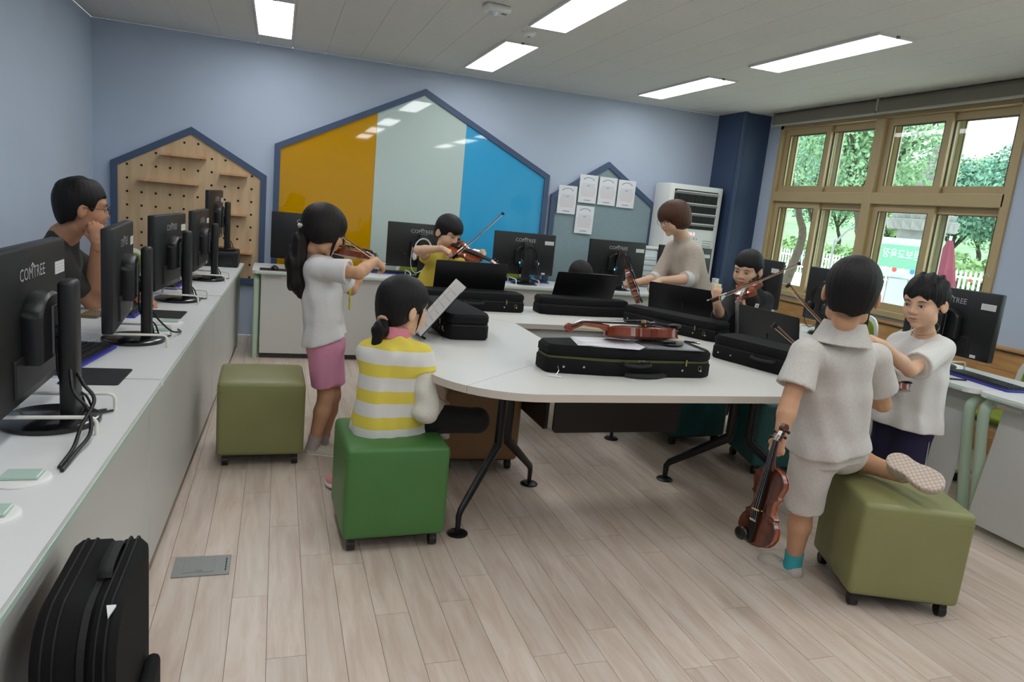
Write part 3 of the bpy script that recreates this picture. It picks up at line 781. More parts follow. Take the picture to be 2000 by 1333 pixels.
# ================================================================ instruments, cases, stands, small things
def varnish(name, c1, c2):
    return mat(name, c1, 0.25, var=0.4, vscale=3, stretch=(9, 1, 1), col2=c2, coat=0.8)
m_vtop = varnish('violin_varnish', (150, 66, 22), (116, 44, 14))
m_vrib = varnish('violin_rib_varnish', (134, 54, 18), (96, 34, 10))
m_vdark = varnish('dark_violin_varnish', (92, 40, 16), (48, 20, 8))
m_ebony = mat('ebony', (18, 16, 16), 0.3)
m_maple = mat('pale_maple', (206, 168, 112), 0.5)
m_steel = mat('polished_steel', (196, 196, 198), 0.22, metal=1.0)
m_brass = mat('brass_fitting', (176, 158, 110), 0.3, metal=1.0)
VO = [(0, .0), (.012, .11), (.045, .19), (.10, .248), (.18, .286), (.26, .285), (.33, .252), (.375, .218), (.40, .236), (.415, .215), (.44, .172), (.50, .152), (.56, .152), (.61, .170), (.635, .195), (.65, .212), (.675, .195), (.72, .205), (.80, .232), (.88, .222), (.945, .172), (.985, .095), (1.0, 0)]
def violin(label, M, scale=0.86, top=m_vtop, rib=m_vrib, bow_group='violins'):
    t = thing('violin', label, 'violin', (0, 0, 0), 0, bow_group); t.matrix_world = M @ Matrix.Scale(scale, 4)
    B = 0.355
    out = [(w_*B, (y-0.5)*B) for y, w_ in VO]+[(-w_*B, (y-0.5)*B) for y, w_ in VO[1:-1][::-1]]
    n = len(out)
    def plate(z0, sgn, m, nm):
        vs = []; fs = []; ks = [(1.0, 0.0), (1.0, 0.0035), (0.9, 0.0045), (0.7, 0.009), (0.45, 0.013), (0.2, 0.0155)]
        for k, h in ks:
            vs += [(x*k, y*(1-(1-k)*0.55), z0+sgn*h) for x, y in out]
        for j in range(len(ks)-1):
            for i in range(n):
                f = [j*n+i, j*n+(i+1) % n, (j+1)*n+(i+1) % n, (j+1)*n+i]; fs.append(f if sgn > 0 else f[::-1])
        f = [(len(ks)-1)*n+i for i in range(n)]; fs.append(f if sgn > 0 else f[::-1]); f = list(range(n)); fs.append(f[::-1] if sgn > 0 else f)
        return MB().add(vs, fs).build(nm, m, t, 45)
    tp = plate(0.030, 1, top, 'top_plate'); plate(0.0, -1, rib, 'back_plate')
    MB().prism([(x*0.965, y*0.98) for x, y in out], 0.0, 0.030).build('ribs', rib, t, 35)
    for s in (-1, 1):
        P = [(s*0.030, -0.048, 0.0445), (s*0.037, -0.035, 0.0425), (s*0.033, -0.01, 0.0436), (s*0.030, 0.015, 0.043), (s*0.024, 0.022, 0.0445)]
        MB().tube(bez(P, 4), 0.0022, 6).build('sound_hole', m_ebony, tp, 60)
    nk = MB().tube([(0, B*0.46, 0.028), (0, B*0.5+0.01, 0.034), (0, B*0.5+0.03, 0.040), (0, B*0.5+0.115, 0.046)], [0.017, 0.014, 0.012, 0.0105], 12, up=(1, 0, 0)).build('neck', top, t, 60)
    MB().add([(-0.021, -0.055, 0.062), (0.021, -0.055, 0.062), (0.012, B*0.5+0.118, 0.056), (-0.012, B*0.5+0.118, 0.056), (-0.021, -0.055, 0.054), (0.021, -0.055, 0.054), (0.012, B*0.5+0.118, 0.049), (-0.012, B*0.5+0.118, 0.049)],
             [[0, 1, 2, 3], [7, 6, 5, 4], [0, 4, 5, 1], [1, 5, 6, 2], [2, 6, 7, 3], [3, 7, 4, 0]]).build('fingerboard', m_ebony, t)
    y0 = B*0.5+0.115
    pb = MB().add([(-0.0125, y0, 0.056), (0.0125, y0, 0.056), (0.009, y0+0.06, 0.030), (-0.009, y0+0.06, 0.030), (-0.0125, y0, 0.034), (0.0125, y0, 0.034), (0.008, y0+0.055, 0.012), (-0.008, y0+0.055, 0.012)],
             [[0, 1, 2, 3], [7, 6, 5, 4], [0, 4, 5, 1], [1, 5, 6, 2], [2, 6, 7, 3], [3, 7, 4, 0]]).build('pegbox', top, t)
    so = MB()
    for k in range(30):
        a = k*0.36; r_ = 0.0205*(1-k/36); 
        so.ell((0, y0+0.062+r_*math.sin(a)*0.8, 0.022+r_*math.cos(a)*0.8), (0.010+0.004*k/30, 0.0065*(1-k/50), 0.0065*(1-k/50)), 8)
    so.cyl((-0.0105, y0+0.062, 0.022), (0.0105, y0+0.062, 0.022), 0.0195, n=20)
    so.build('scroll', top, t, 60)
    for k in range(4):
        s = 1 if k % 2 else -1; yy = y0+0.012+0.0125*k; zz = 0.046-0.006*k
        p = MB().cyl((-0.016*s, yy, zz), (0.026*s, yy, zz), 0.0032, n=8).build('peg', m_ebony, t, 50)
        MB().ell((0.034*s, yy, zz), (0.009, 0.0075, 0.004), 10).build('peg_head', m_ebony, p, 60)
    bp = [(-0.021, 0), (-0.012, 0), (-0.009, 0.008), (0.009, 0.008), (0.012, 0), (0.021, 0), (0.017, 0.018), (0.019, 0.027), (0.008, 0.0325), (-0.008, 0.0325), (-0.019, 0.026), (-0.017, 0.018)]
    MB().prism(bp, -0.002, 0.002, Matrix.Translation((0, -0.018, 0.0435)) @ MB_).build('bridge', m_maple, t)
    MB().add([(-0.022, -0.055, 0.062), (0.022, -0.055, 0.062), (0.010, -0.165, 0.050), (-0.010, -0.165, 0.050), (-0.022, -0.055, 0.056), (0.022, -0.055, 0.056), (0.010, -0.165, 0.043), (-0.010, -0.165, 0.043)],
             [[3, 2, 1, 0], [4, 5, 6, 7], [1, 5, 4, 0], [2, 6, 5, 1], [3, 7, 6, 2], [0, 4, 7, 3]]).build('tailpiece', m_ebony, t)
    for k in range(4): MB().cyl((-0.013+0.0087*k, -0.068, 0.064), (-0.013+0.0087*k, -0.062, 0.068), 0.0035, n=8).build('fine_tuner', m_steel, t, 40)
    MB().ell((-0.055, -0.145, 0.052), (0.038, 0.030, 0.011), 18).build('chin_rest', m_ebony, t, 60)
    MB().b2((-0.02, -0.172, -0.002), (-0.012, -0.164, 0.05)).build('chin_rest_clamp', m_steel, t)
    st = MB()
    for k in range(4):
        f = (k-1.5)/1.5
        st.tube([(f*0.014, -0.06, 0.064), (f*0.016, -0.018, 0.0772-abs(f)*0.003), (f*0.0075, B*0.5+0.118, 0.0585), (f*0.005, y0+0.03, 0.046)], 0.0007, 5)
    o = st.build('strings', m_steel, t, 60); o['kind'] = 'stuff'
    return t
def bow(label, a, b, side, L=None):       # a: frog end, b: tip end, side: direction the hair faces
    a = Vector(a); b = Vector(b); d = (b-a); L = d.length
    t = thing('violin_bow', label, 'bow', (0, 0, 0), 0, 'violin bows'); t.matrix_world = frame(a, d, -Vector(side))
    P = [(0, 0, 0.004), (0, L*0.25, -0.002), (0, L*0.5, -0.005), (0, L*0.75, -0.003), (0, L*0.985, 0.006)]
    MB().tube(bez(P, 5), [0.0046-0.0016*i/20 for i in range(21)], 8).build('stick', mat('bow_wood', (112, 52, 28), 0.3, coat=0.5), t, 60)
    MB().tube([(0, L*0.05, -0.016), (0, L*0.98, -0.010)], 0.0042, 6, up=(0, 0, 1), flat=0.22).build('hair_ribbon', mat('bow_hair', (226, 208, 160), 0.6), t)
    MB().b2((-0.005, 0.02, -0.02), (0.005, 0.07, 0.001), 0.002).build('frog', m_ebony, t)
    MB().cyl((0, -0.012, 0.004), (0, 0.004, 0.004), 0.0055, n=10).build('screw_button', m_steel, t, 40)
    MB().tube([(0, 0.075, 0.003), (0, 0.13, 0.001)], 0.0055, 8).build('grip_winding', m_steel, t, 60)
    MB().add([(-0.003, L*0.965, 0.008), (0.003, L*0.965, 0.008), (0.003, L, 0.010), (-0.003, L, 0.010), (-0.004, L*0.975, -0.012), (0.004, L*0.975, -0.012), (0.003, L*1.005, -0.014), (-0.003, L*1.005, -0.014)],
             [[0, 1, 2, 3], [7, 6, 5, 4], [0, 4, 5, 1], [1, 5, 6, 2], [2, 6, 7, 3], [3, 7, 4, 0]]).build('tip', m_ebony, t)
    return t

m_case = mat('black_case_fabric', (13, 13, 14), 0.8, bump=0.35, bscale=700, spec=0.25)
m_case2 = mat('charcoal_case_fabric', (20, 20, 22), 0.8, bump=0.35, bscale=700, spec=0.25)
m_trim = mat('black_webbing', (14, 14, 15), 0.7)
def vcase(label, loc, rz, L=0.74, W=0.24, H=0.125, shape=0, m=None, olive=False, parts=True):
    t = thing('violin_case', label, 'violin case', loc, rz, 'violin cases on the table'); m = m or m_case
    h = L/2; w_ = W/2
    if shape == 0: poly = [(h, -w_*0.75), (h, w_*0.75), (h-0.06, w_), (-h+0.30, w_*0.98), (-h+0.12, w_*0.72), (-h, w_*0.55), (-h, -w_*0.55), (-h+0.12, -w_*0.72), (-h+0.30, -w_*0.98), (h-0.06, -w_)]
    else: poly = rrect(-h, -w_, h, w_, 0.05, 5)
    if shape == 0:
        sm = []
        k = len(poly)
        for i in range(k):
            a, b, c = poly[i-1], poly[i], poly[(i+1) % k]
            for f in (0.3, 0.0, 0.3):
                q = a if len(sm) % 3 == 0 else c
                sm.append((b[0]+(q[0]-b[0])*f*0.5+((a[0]+c[0])/2-b[0])*0.12*(f == 0), b[1]+(q[1]-b[1])*f*0.5+((a[1]+c[1])/2-b[1])*0.12*(f == 0)))
        poly = sm
    zs = H*0.56
    MB().prism(poly, 0, zs-0.002, inset=0.008).build('lower_shell', m, t, 40)
    MB().prism([(x*0.992, y*0.985) for x, y in poly], zs+0.002, H, inset=0.014).build('lid', m, t, 40)
    MB().prism([(x*0.985, y*0.975) for x, y in poly], zs-0.006, zs+0.006).build('zipper', mat('olive_lining', (70, 74, 34), 0.8) if olive else m_trim, t)
    if parts:
        hn = MB().tube(bez([(-0.07, -w_, zs*0.9), (-0.06, -w_-0.022, zs*0.85), (0, -w_-0.032, zs*0.8), (0.06, -w_-0.022, zs*0.85), (0.07, -w_, zs*0.9)], 5), 0.009, 8, flat=0.6).build('handle', m_trim, t, 60)
        for s in (-1, 1):
            for x in (0.30*L, 0.42*L):
                MB().lathe([(0.0001, 0.003), (0.005, 0.002), (0.006, 0)], 12, Matrix.Translation((s*x*0.98, -w_*0.985 if s > 0 or shape else -w_*0.8, zs*0.5)) @ Matrix.Rotation(rad(90), 4, 'X')).build('rivet', m_steel, t, 50)
        r_ = MB()
        P = [(h*0.80+0.008*math.cos(a_), -w_-0.004, zs*0.8-0.010+0.012*math.sin(a_)) for a_ in [2*math.pi*i/14 for i in range(14)]]
        r_.tube(P, 0.0014, 6, closed=True).build('strap_ring', m_brass, t, 60)
        MB().box((h*0.62, -w_*1.0-0.002, zs), (0.008, 0.006, 0.03), bev=0.002).build('zip_pull', m_brass, t)
    return t
TT = 0.7455
vcase('black violin case along the table edge in front of the child in yellow', (1.27, 4.68, TT), 1, 0.76, 0.22, 0.125, 1)
vcase('short looking black violin case seen end on near the child in stripes', (0.965, 3.90, TT), -88, 0.72, 0.25, 0.135, 0, m_case2)
vcase('black violin case on the table in front of the half hidden child', (2.11, 4.66, TT), 178, 0.70, 0.21, 0.12, 0)
vcase('black violin case lying slanted on the table in front of the person in beige', (2.55, 4.12, TT), -64, 0.76, 0.22, 0.12, 0)
vcase('black violin case at the right table edge in front of the child in black', (2.53, 3.03, TT), -72, 0.70, 0.23, 0.13, 1)
c5 = vcase('black violin case in the middle of the table carrying a violin and papers', (1.575, 2.94, TT), 0, 0.84, 0.27, 0.13, 0, None, True)
# clasp and tag of the middle case
MB().box((0.03, -0.128, 0.055), (0.032, 0.006, 0.045), bev=0.003).build('clasp', m_steel, c5)
tg = MB().box((-0.40, -0.14, 0.002), (0.06, 0.035, 0.0015), (0, 0, -30)).build('name_tag', m_paper, c5)
MB().tube([(-0.385, -0.125, 0.004), (-0.37, -0.115, 0.02), (-0.375, -0.11, 0.04)], 0.0015, 6).build('tag_cord', m_steel, tg)
MB().tube(bez([(-0.05, -0.135, 0.012), (0.0, -0.165, 0.014), (0.08, -0.165, 0.014), (0.16, -0.13, 0.012)], 5), 0.013, 8, flat=0.6).build('carry_strap', m_trim, c5, 60)

# things on the middle case
ztop = TT+0.131
s = thing('sheet_music', 'loose white pages of sheet music under the violin on the middle case', 'paper', (1.47, 2.93, ztop), -6)
for k in range(5): MB().box((0.006*k-0.01, 0.004*k-0.01, 0.0006+0.0012*k), (0.29, 0.20, 0.001), (0, 0, 3*k-6)).build('page', m_paper, s)
s = thing('clipboard', 'grey plastic folder lying under the violin, beside the white pages', 'folder', (1.78, 2.915, ztop), -4)
MB().box((0, 0, 0.0015), (0.30, 0.21, 0.003), bev=0.001).build('cover', mat('grey_folder', (112, 114, 118), 0.25), s)
MB().box((0, 0, 0.004), (0.27, 0.19, 0.002), bev=0.0008).build('sheet_stack', mat('folder_sheets', (150, 151, 154), 0.5), s)
violin('orange brown violin lying on its back on the middle case of the table', frame((1.655, 2.95, ztop+0.034), (-1, -0.02, 0.015), (0.0, 0.22, 1)), 1.05)
MB().ell((0, 0, 0), (0.055, 0.03, 0.010), 16).build('x', m_black)  # shoulder rest pad
sr = bpy.data.objects['x']; sr.name = 'shoulder_rest'; sr.location = (1.80, 2.88, ztop+0.0155); tag(sr, 'small black shoulder rest pad under the violin on the table', 'pad')
bow('bow lying behind the violin on the middle case, screw end to the right', (1.98, 2.95, ztop+0.012), (1.42, 3.18, ztop+0.030), (0.0, -1, 0.15))

# ---------------------------------------------------------------- music desks
m_sheet = mat('music_pages', (206, 202, 196), 0.7)
def music_stand(label, p, rz, W=0.50, H=0.25, tilt=18, zb=0.03, pages=False, curl=False):
    t = thing('music_stand', label, 'music stand', p, rz, 'black music stands on the table')
    T = Matrix.Translation((0, 0, zb)) @ Matrix.Rotation(rad(tilt), 4, 'X')
    MB().prism(rrect(-W/2, 0, W/2, H, 0.012, 3), -0.002, 0.002, T @ MB_).build('plate', m_blackm, t, 40)
    MB().box((0, 0.018, 0.002), (W, 0.04, 0.004)).xf(T).build('ledge', m_blackm, t)
    if curl:
        vs = []; n = 10
        for i in range(n+1):
            a = rad(80*i/n); xx = -W/2-0.09*math.sin(a); yy = 0.09*(1-math.cos(a))
            vs += [(xx, yy, 0.0), (xx, yy, H)]
        mb = MB().add(vs, [[2*i, 2*i+2, 2*i+3, 2*i+1] for i in range(n)]).xf(T)
        o = mb.build('side_wing', mat('wing_grey', (70, 70, 72), 0.4), t, 60)
        o.modifiers.new('s', 'SOLIDIFY').thickness = 0.003
    MB().cyl((0, 0.03, 0.01), (0, -0.02, zb+0.10), 0.008, n=10).build('post', m_blackm, t, 40)
    for k in (-1, 0, 1): MB().tube([(0, 0.03, 0.05), (0.09*k, 0.06+0.05*abs(k)*-1+0.03, 0.03), (0.14*k, 0.12-0.15*abs(k), 0.006)], 0.006, 6).build('foot', m_blackm, t, 50)
    if pages:
        for k, s_ in enumerate((-1, 1)):
            pg = MB().box((s_*W/4, 0.006+0.002, H*0.56), (W/2-0.01, 0.005, H*1.1), (0, 0, -4*s_)).xf(T).build('page_block', m_sheet, t)
            for r_ in range(6): MB().box((s_*W/4, 0.0115, H*0.2+H*0.14*r_), (W/2-0.06, 0.001, 0.006), (0, 0, -4*s_)).xf(T).build('stave', m_ink1, pg)
    return t
music_stand('black music stand before the child in yellow', (1.30, 4.83, TT), 0, 0.52, 0.235, 14, 0.085)
music_stand('black music stand hiding all but the hair of a child', (2.19, 4.85, TT), 1, 0.50, 0.22, 22, 0.085)
music_stand('black music stand in front of the person in beige', (2.79, 4.40, TT), -58, 0.56, 0.22, 8, 0.06)
music_stand('black music stand with a curled grey edge, before the child in black', (2.76, 3.40, TT), -86, 0.50, 0.24, 10, 0.03, curl=True)
music_stand('music stand seen from its side with open white pages, beside the child in stripes', (0.725, 3.66, TT), 84, 0.38, 0.31, 38, 0.02, pages=True)

# ---------------------------------------------------------------- headsets
def headset(label, p, rz, mcol, mpad, glow=None):
    t = thing('headset', label, 'headset', p, rz, 'headsets hung on monitors')
    MB().tube(bez([(-0.075, 0, -0.10), (-0.072, 0, -0.03), (-0.04, 0, 0.015), (0, 0, 0.028), (0.04, 0, 0.015), (0.072, 0, -0.03), (0.075, 0, -0.10)], 6), 0.010, 8, flat=0.5).build('headband', mcol, t, 60)
    for s_ in (-1, 1):
        e = MB().ell((s_*0.078, 0, -0.125), (0.018, 0.032, 0.042), 16).build('ear_cup', mcol, t, 60)
        MB().ell((s_*0.062, 0, -0.125), (0.010, 0.028, 0.036), 14).build('ear_pad', mpad, e, 60)
        if glow: MB().ell((s_*0.093, -0.012, -0.12), (0.006, 0.012, 0.012), 10).build('glow_ring', glow, e, 60)
    MB().tube(bez([(0.08, 0, -0.16), (0.10, -0.01, -0.24), (0.06, -0.02, -0.29), (0.02, 0, -0.25), (-0.06, 0.0, -0.28), (-0.11, -0.01, -0.20), (-0.10, 0.0, -0.05)], 6), 0.0028, 6).build('cable', mcol, t, 60)
    return t
m_wpl = mat('white_plastic', (222, 222, 220), 0.35)
m_glow = emit('blue_led', (90, 200, 240), 1.2)
headset('white headset hanging on the monitor left of the child in yellow', (1.245, 6.305, DZ+0.33), 8, m_wpl, mat('grey_pad', (150, 150, 150), 0.8))
headset('black headset with blue lit cups on the monitor below the blue glass', (2.26, 6.305, DZ+0.33), 0, m_black, m_trim, m_glow)
headset('black headset on the monitor left of the person in beige', (3.25, 6.305, DZ+0.33), 0, m_black, m_trim, m_glow)
headset('black headset on the monitor behind the child in grey', (3.765, 4.17, DZ+0.33), -90, m_black, m_trim)
t = thing('cable_bundle', 'coiled white cable on top of the monitor behind the child in yellow', 'cable', (1.42, 6.32, DZ+0.34))
cb = MB()
P = [(0.04*math.cos(a)+0.006*math.sin(3*a), 0.006*math.sin(2.3*a), 0.035*math.sin(a)+0.004*math.cos(2.1*a)) for a in [i*0.35 for i in range(72)]]
cb.tube(P, 0.003, 6).build('coil', m_wpl, t, 60); MB().box((0, 0, 0.036), (0.012, 0.02, 0.012), bev=0.003).build('tie', m_app, t)

# ---------------------------------------------------------------- keyboards, mice, pads, papers
m_key = mat('key_black', (28, 28, 32), 0.5); m_blue = mat('keyboard_blue_tray', (38, 40, 150), 0.4)
KB = None
def keyboard(label, p, rz):
    global KB
    if KB is None:
        t = thing('keyboard', label, 'keyboard', p, rz, 'keyboards on the desks'); KB = t
        MB().box((0, 0, 0.006), (0.46, 0.17, 0.012), bev=0.004).build('tray', m_blue, t)
        MB().box((0, 0, 0.014), (0.435, 0.14, 0.008), bev=0.003).build('case', m_black, t)
        k = MB()
        for r_ in range(5):
            for c_ in range(20): k.box((-0.2035+0.0214*c_, -0.052+0.026*r_, 0.021), (0.018, 0.021, 0.007))
        k.build('keys', m_key, t)['kind'] = 'stuff'
        return t
    return dup(KB, p, rz, label)
keyboard('black keyboard on a blue tray behind the nearest monitor', (-0.71, 2.90, DZ), 82)
keyboard('black keyboard on a blue tray behind the third monitor of the left row', (-0.72, 4.02, DZ), 88)
keyboard('black keyboard on a blue tray behind the fourth monitor of the left row', (-0.66, 5.05, DZ), 88)
keyboard('keyboard behind the monitor below the yellow glass', (0.48, 6.63, DZ), 0)
keyboard('keyboard behind the monitor with the white headset', (1.05, 6.62, DZ), 2)
keyboard('keyboard behind the monitor below the blue glass', (2.36, 6.65, DZ), -2)
keyboard('black keyboard on a blue tray at the right edge of the picture', (3.78, 2.82, DZ), -97)
MP = None
def pad(label, p, rz, mouse=None):
    t = thing('mouse_pad', label, 'mouse pad', p, rz, 'black mouse pads')
    MB().prism(rrect(-0.11, -0.09, 0.11, 0.09, 0.012, 3), 0, 0.003).build('mat', m_trim, t)
    MB().prism(rrect(-0.106, -0.086, 0.106, 0.086, 0.012, 3), 0.003, 0.0034).build('cloth_face', mat('pad_cloth', (20, 20, 21), 0.9), t)
    if mouse:
        m = thing('computer_mouse', mouse, 'mouse', (p[0]+0.01, p[1], p[2]+0.0036), rz+10, 'computer mice')
        MB().ell((0, 0, 0.004), (0.032, 0.052, 0.03), 18).build('shell', m_black, m, 60)
        b_ = bpy.data.objects[m.children[0].name]
        for v in b_.data.vertices: v.co.z = max(v.co.z, 0.0)
        MB().cyl((-0.004, 0.028, 0.028), (0.004, 0.028, 0.028), 0.008, n=10).build('wheel', m_blue, m, 40)
pad('black mouse pad lying beside the nearest monitor base on the left desk', (-0.57, 2.66, DZ), 88)
pad('black mouse pad beside the third monitor of the left row', (-0.53, 3.93, DZ), 88)
pad('small black mouse pad at the left end of the back desks', (-0.02, 6.30, DZ), 0, 'black mouse on the pad at the left end of the back desks')
t = thing('document', 'printed white page with a blue lower edge lying before the person in a dark T-shirt', 'paper', (-0.80, 3.28, DZ), 80)
MB().box((0, 0, 0.0006), (0.30, 0.21, 0.0012)).build('page', m_paper, t)
MB().box((-0.145, 0, 0.0014), (0.012, 0.21, 0.0006)).build('blue_edge', mat('blue_edge', (70, 150, 210), 0.6), t)
for k in range(7): MB().box((-0.11+0.036*k, 0, 0.0014), (0.006, 0.17, 0.0004)).build('text_line', m_ink1, t)
t = thing('wallet', 'flat brown wallet under the elbow of the person in a dark T-shirt', 'wallet', (-0.83, 3.82, DZ), 85)
MB().box((0, 0, 0.008), (0.15, 0.08, 0.016), bev=0.005).build('body', mat('brown_leather', (112, 96, 66), 0.6), t, 40)
MB().box((0.03, -0.0405, 0.008), (0.04, 0.002, 0.008)).build('tab', m_label, t)
t = thing('mobile_phone', 'dark phone lying on the right desk next to the child in the white T-shirt', 'phone', (3.63, 3.02, DZ), 60)
MB().box((0, 0, 0.005), (0.075, 0.15, 0.009), bev=0.004).build('body', m_mon2, t, 40)
MB().box((0, 0, 0.0098), (0.068, 0.14, 0.0008)).build('screen', mat('pale_screen', (120, 150, 160), 0.1), t)
t = thing('pen', 'thin dark pen on the right desk below the keyboard', 'pen', (3.60, 2.86, DZ+0.005), 70)
MB().cyl((0, -0.07, 0), (0, 0.06, 0), 0.0045, n=10).build('barrel', m_black, t, 40); MB().cyl((0, 0.06, 0), (0, 0.075, 0), 0.0045, 0.001, n=10).build('nib', m_steel, t, 40)
t = thing('tissue_box', 'small cream box on the desk at the foot of the navy column', 'box', (4.40, 6.40, DZ), 12)
MB().b2((-0.05, -0.05, 0), (0.05, 0.05, 0.13), 0.004).build('carton', mat('cream_card', (222, 214, 190), 0.6), t); MB().box((0, -0.0505, 0.07), (0.03, 0.001, 0.03)).build('logo', m_ink1, t)
t = thing('paper_cup_stack', 'white paper cups on the desk behind the cream box', 'cup', (4.50, 6.55, DZ))
MB().lathe([(0.028, 0), (0.036, 0.17), (0.038, 0.172), (0.02, 0.165)], 20).build('stack', m_app, t, 40)
for k in range(5): MB().lathe([(0.036, 0.09+0.018*k), (0.039, 0.092+0.018*k), (0.037, 0.095+0.018*k)], 20).build('rim', m_app, t, 40)

# ---------------------------------------------------------------- upright black case and floor box
t = thing('instrument_case', 'big upright black fabric case with zip pulls in the bottom left corner', 'case', (-0.318, 1.455, 0), 0)
HX_, HY_, HZ_ = 0.068, 0.185, 0.665
prof = []
for a in range(0, 91, 10): prof.append((HY_-0.045+0.045*math.cos(rad(a)), HZ_-0.045+0.045*math.sin(rad(a))))
for a in range(90, 181, 10): prof.append((-HY_+0.10+0.10*math.cos(rad(a)), HZ_-0.10+0.10*math.sin(rad(a))))
prof += [(-HY_, 0.03), (-HY_+0.03, 0.0), (HY_-0.03, 0.0), (HY_, 0.03)]
MX = Matrix(((0, 0, 1, 0), (1, 0, 0, 0), (0, 1, 0, 0), (0, 0, 0, 1)))
MB().prism(prof, -HX_, HX_*0.15, MX, inset=0.012).build('shell', m_case, t, 40)
MB().prism([(y*0.99, z*0.995+0.001) for y, z in prof], HX_*0.15+0.004, HX_, MX, inset=0.012).build('lid', m_case, t, 40)
MB().prism([(y*0.985, z*0.99+0.002) for y, z in prof], HX_*0.15-0.004, HX_*0.15+0.008, MX).build('zipper', m_trim, t)
for xo in (-0.048, -0.03, 0.035, 0.05): MB().tube([(xo, y*1.006, z*1.002) for y, z in prof], 0.0022, 6, closed=True).build('piping', m_trim, t, 60)
MB().tube(bez([(0.02, -0.02, HZ_), (0.02, -0.005, HZ_+0.016), (0.02, 0.05, HZ_+0.02), (0.02, 0.10, HZ_+0.014), (0.02, 0.12, HZ_-0.004)], 5), 0.013, 8, flat=0.35, up=(0, 0, 1)).build('handle', m_trim, t, 60)
for xo, z in ((-0.050, 0.545), (0.004, 0.55), (0.010, 0.515)):
    zp = MB().box((xo, -HY_-0.006, z), (0.009, 0.006, 0.016), bev=0.002).build('zip_slider', m_brass, t)
    MB().tube([(xo-0.006, -HY_-0.009, z-0.035), (xo-0.004, -HY_-0.009, z-0.008), (xo+0.004, -HY_-0.009, z-0.008), (xo+0.006, -HY_-0.009, z-0.035)], 0.0022, 6, closed=True).build('zip_pull', m_brass, zp, 60)
for xo in (-0.022, 0.045): MB().lathe([(0.009, 0), (0.007, 0.004), (0.001, 0.005)], 16, Matrix.Translation((xo, -HY_-0.001, 0.50)) @ Matrix.Rotation(rad(90), 4, 'X')).build('stud', mat('dark_stud', (44, 46, 54), 0.4), t, 50)
MB().add([(0.050, -HY_+0.040, 0.652), (0.060, -HY_+0.060, 0.664), (0.044, -HY_+0.060, 0.664), (0.050, -HY_+0.040, 0.656), (0.060, -HY_+0.060, 0.668), (0.044, -HY_+0.060, 0.668)], [[0, 2, 1], [3, 4, 5], [0, 1, 4, 3], [1, 2, 5, 4], [2, 0, 3, 5]]).build('paper_tag', m_paper, t)
MB().box((HX_+0.016, 0.02, 0.21), (0.03, 0.24, 0.36), bev=0.014, seg=3).build('front_pocket', m_case, t, 40)
P = [(HX_+0.004, -0.10+0.010*math.cos(a), 0.42+0.018*math.sin(a)) for a in [2*math.pi*i/14 for i in range(14)]]
MB().tube(P, 0.002, 6, closed=True).build('ring', m_brass, t, 60)
t = thing('floor_box', 'grey metal floor socket box beside the left desks', 'floor outlet', (-0.23, 2.69, 0), 0)
m_alu = mat('brushed_aluminium', (150, 152, 150), 0.45, metal=0.6, var=0.1, vscale=20, stretch=(20, 1, 1))
MB().b2((-0.10, -0.075, 0), (0.10, 0.075, 0.004), 0.001).build('plate', m_alu, t)
MB().b2((-0.065, -0.05, 0.004), (0.045, 0.05, 0.0055), 0.0006).build('flap', m_alu, t)
MB().b2((-0.02, -0.047, 0.0055), (0.005, -0.036, 0.0065)).build('latch', m_steel, t)
for k in range(5): MB().box((0.085, -0.04+0.02*k, 0.0045), (0.004, 0.014, 0.001)).build('slot', m_dark, t)

# ---------------------------------------------------------------- cables on the near desk
def cable(label, pts, r_=0.005):
    t = thing('power_cable', label, 'cable', pts[0], 0, 'black cables on the left desk'); o = Vector(pts[0])
    MB().tube([p-o for p in bez(pts, 8)], r_, 8).build('cord', m_black, t, 60)
    MB().cyl(Vector(pts[-1])-o, Vector(pts[-1])-o+Vector((0.0, 0.025, 0.004)), r_*1.8, n=10).build('plug', m_black, t, 40)
cable('thick black cable hanging from the nearest monitor to the desk port', [(-0.455, 1.78, DZ+0.006), (-0.45, 1.90, DZ+0.012), (-0.44, 1.98, DZ+0.03), (-0.46, 2.05, DZ+0.07), (-0.50, 2.08, DZ+0.11), (-0.52, 2.13, DZ+0.17)])
cable('second black cable twisting beside the first at the nearest monitor', [(-0.465, 1.80, DZ+0.006), (-0.465, 1.92, DZ+0.010), (-0.465, 2.00, DZ+0.04), (-0.45, 2.07, DZ+0.09), (-0.48, 2.09, DZ+0.13), (-0.52, 2.18, DZ+0.15)])
cable('thin black cable looping beside the second monitor of the left row', [(-0.42, 3.52, DZ+0.006), (-0.40, 3.44, DZ+0.01), (-0.43, 3.36, DZ+0.03), (-0.48, 3.33, DZ+0.09), (-0.50, 3.30, DZ+0.14)], 0.004)
# ================================================================ outside the windows
GZ = -0.25
m_plaza = mat('pale_concrete', (225, 220, 212), 0.8, var=0.08, vscale=0.6)
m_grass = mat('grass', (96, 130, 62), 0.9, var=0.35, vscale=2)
m_leaf = [mat('leaf_a', (146, 180, 134), 0.6, var=0.25, vscale=0.8), mat('leaf_b', (122, 164, 140), 0.6, var=0.25, vscale=0.8), mat('leaf_c', (168, 196, 136), 0.6, var=0.25, vscale=0.8)]
m_bark = mat('bark', (84, 70, 58), 0.9, var=0.3, vscale=8)
o = struct('ground', MB().b2((5.27, -40, GZ-0.3), (24, 90, GZ)), m_plaza)
o = struct('lawn', MB().b2((24, -60, GZ-0.3), (140, 130, GZ+0.02)), m_grass)
hb = MB(); n = 40; vs = []; fs = []
for i in range(n+1):
    for j in range(9):
        y = -60+190*i/n; x = 40+9*j
        vs.append((x, y, GZ+(1-math.cos(j/8*math.pi))*0.5*(7+1.5*math.sin(y*0.07)+1.2*math.sin(y*0.19+1))))
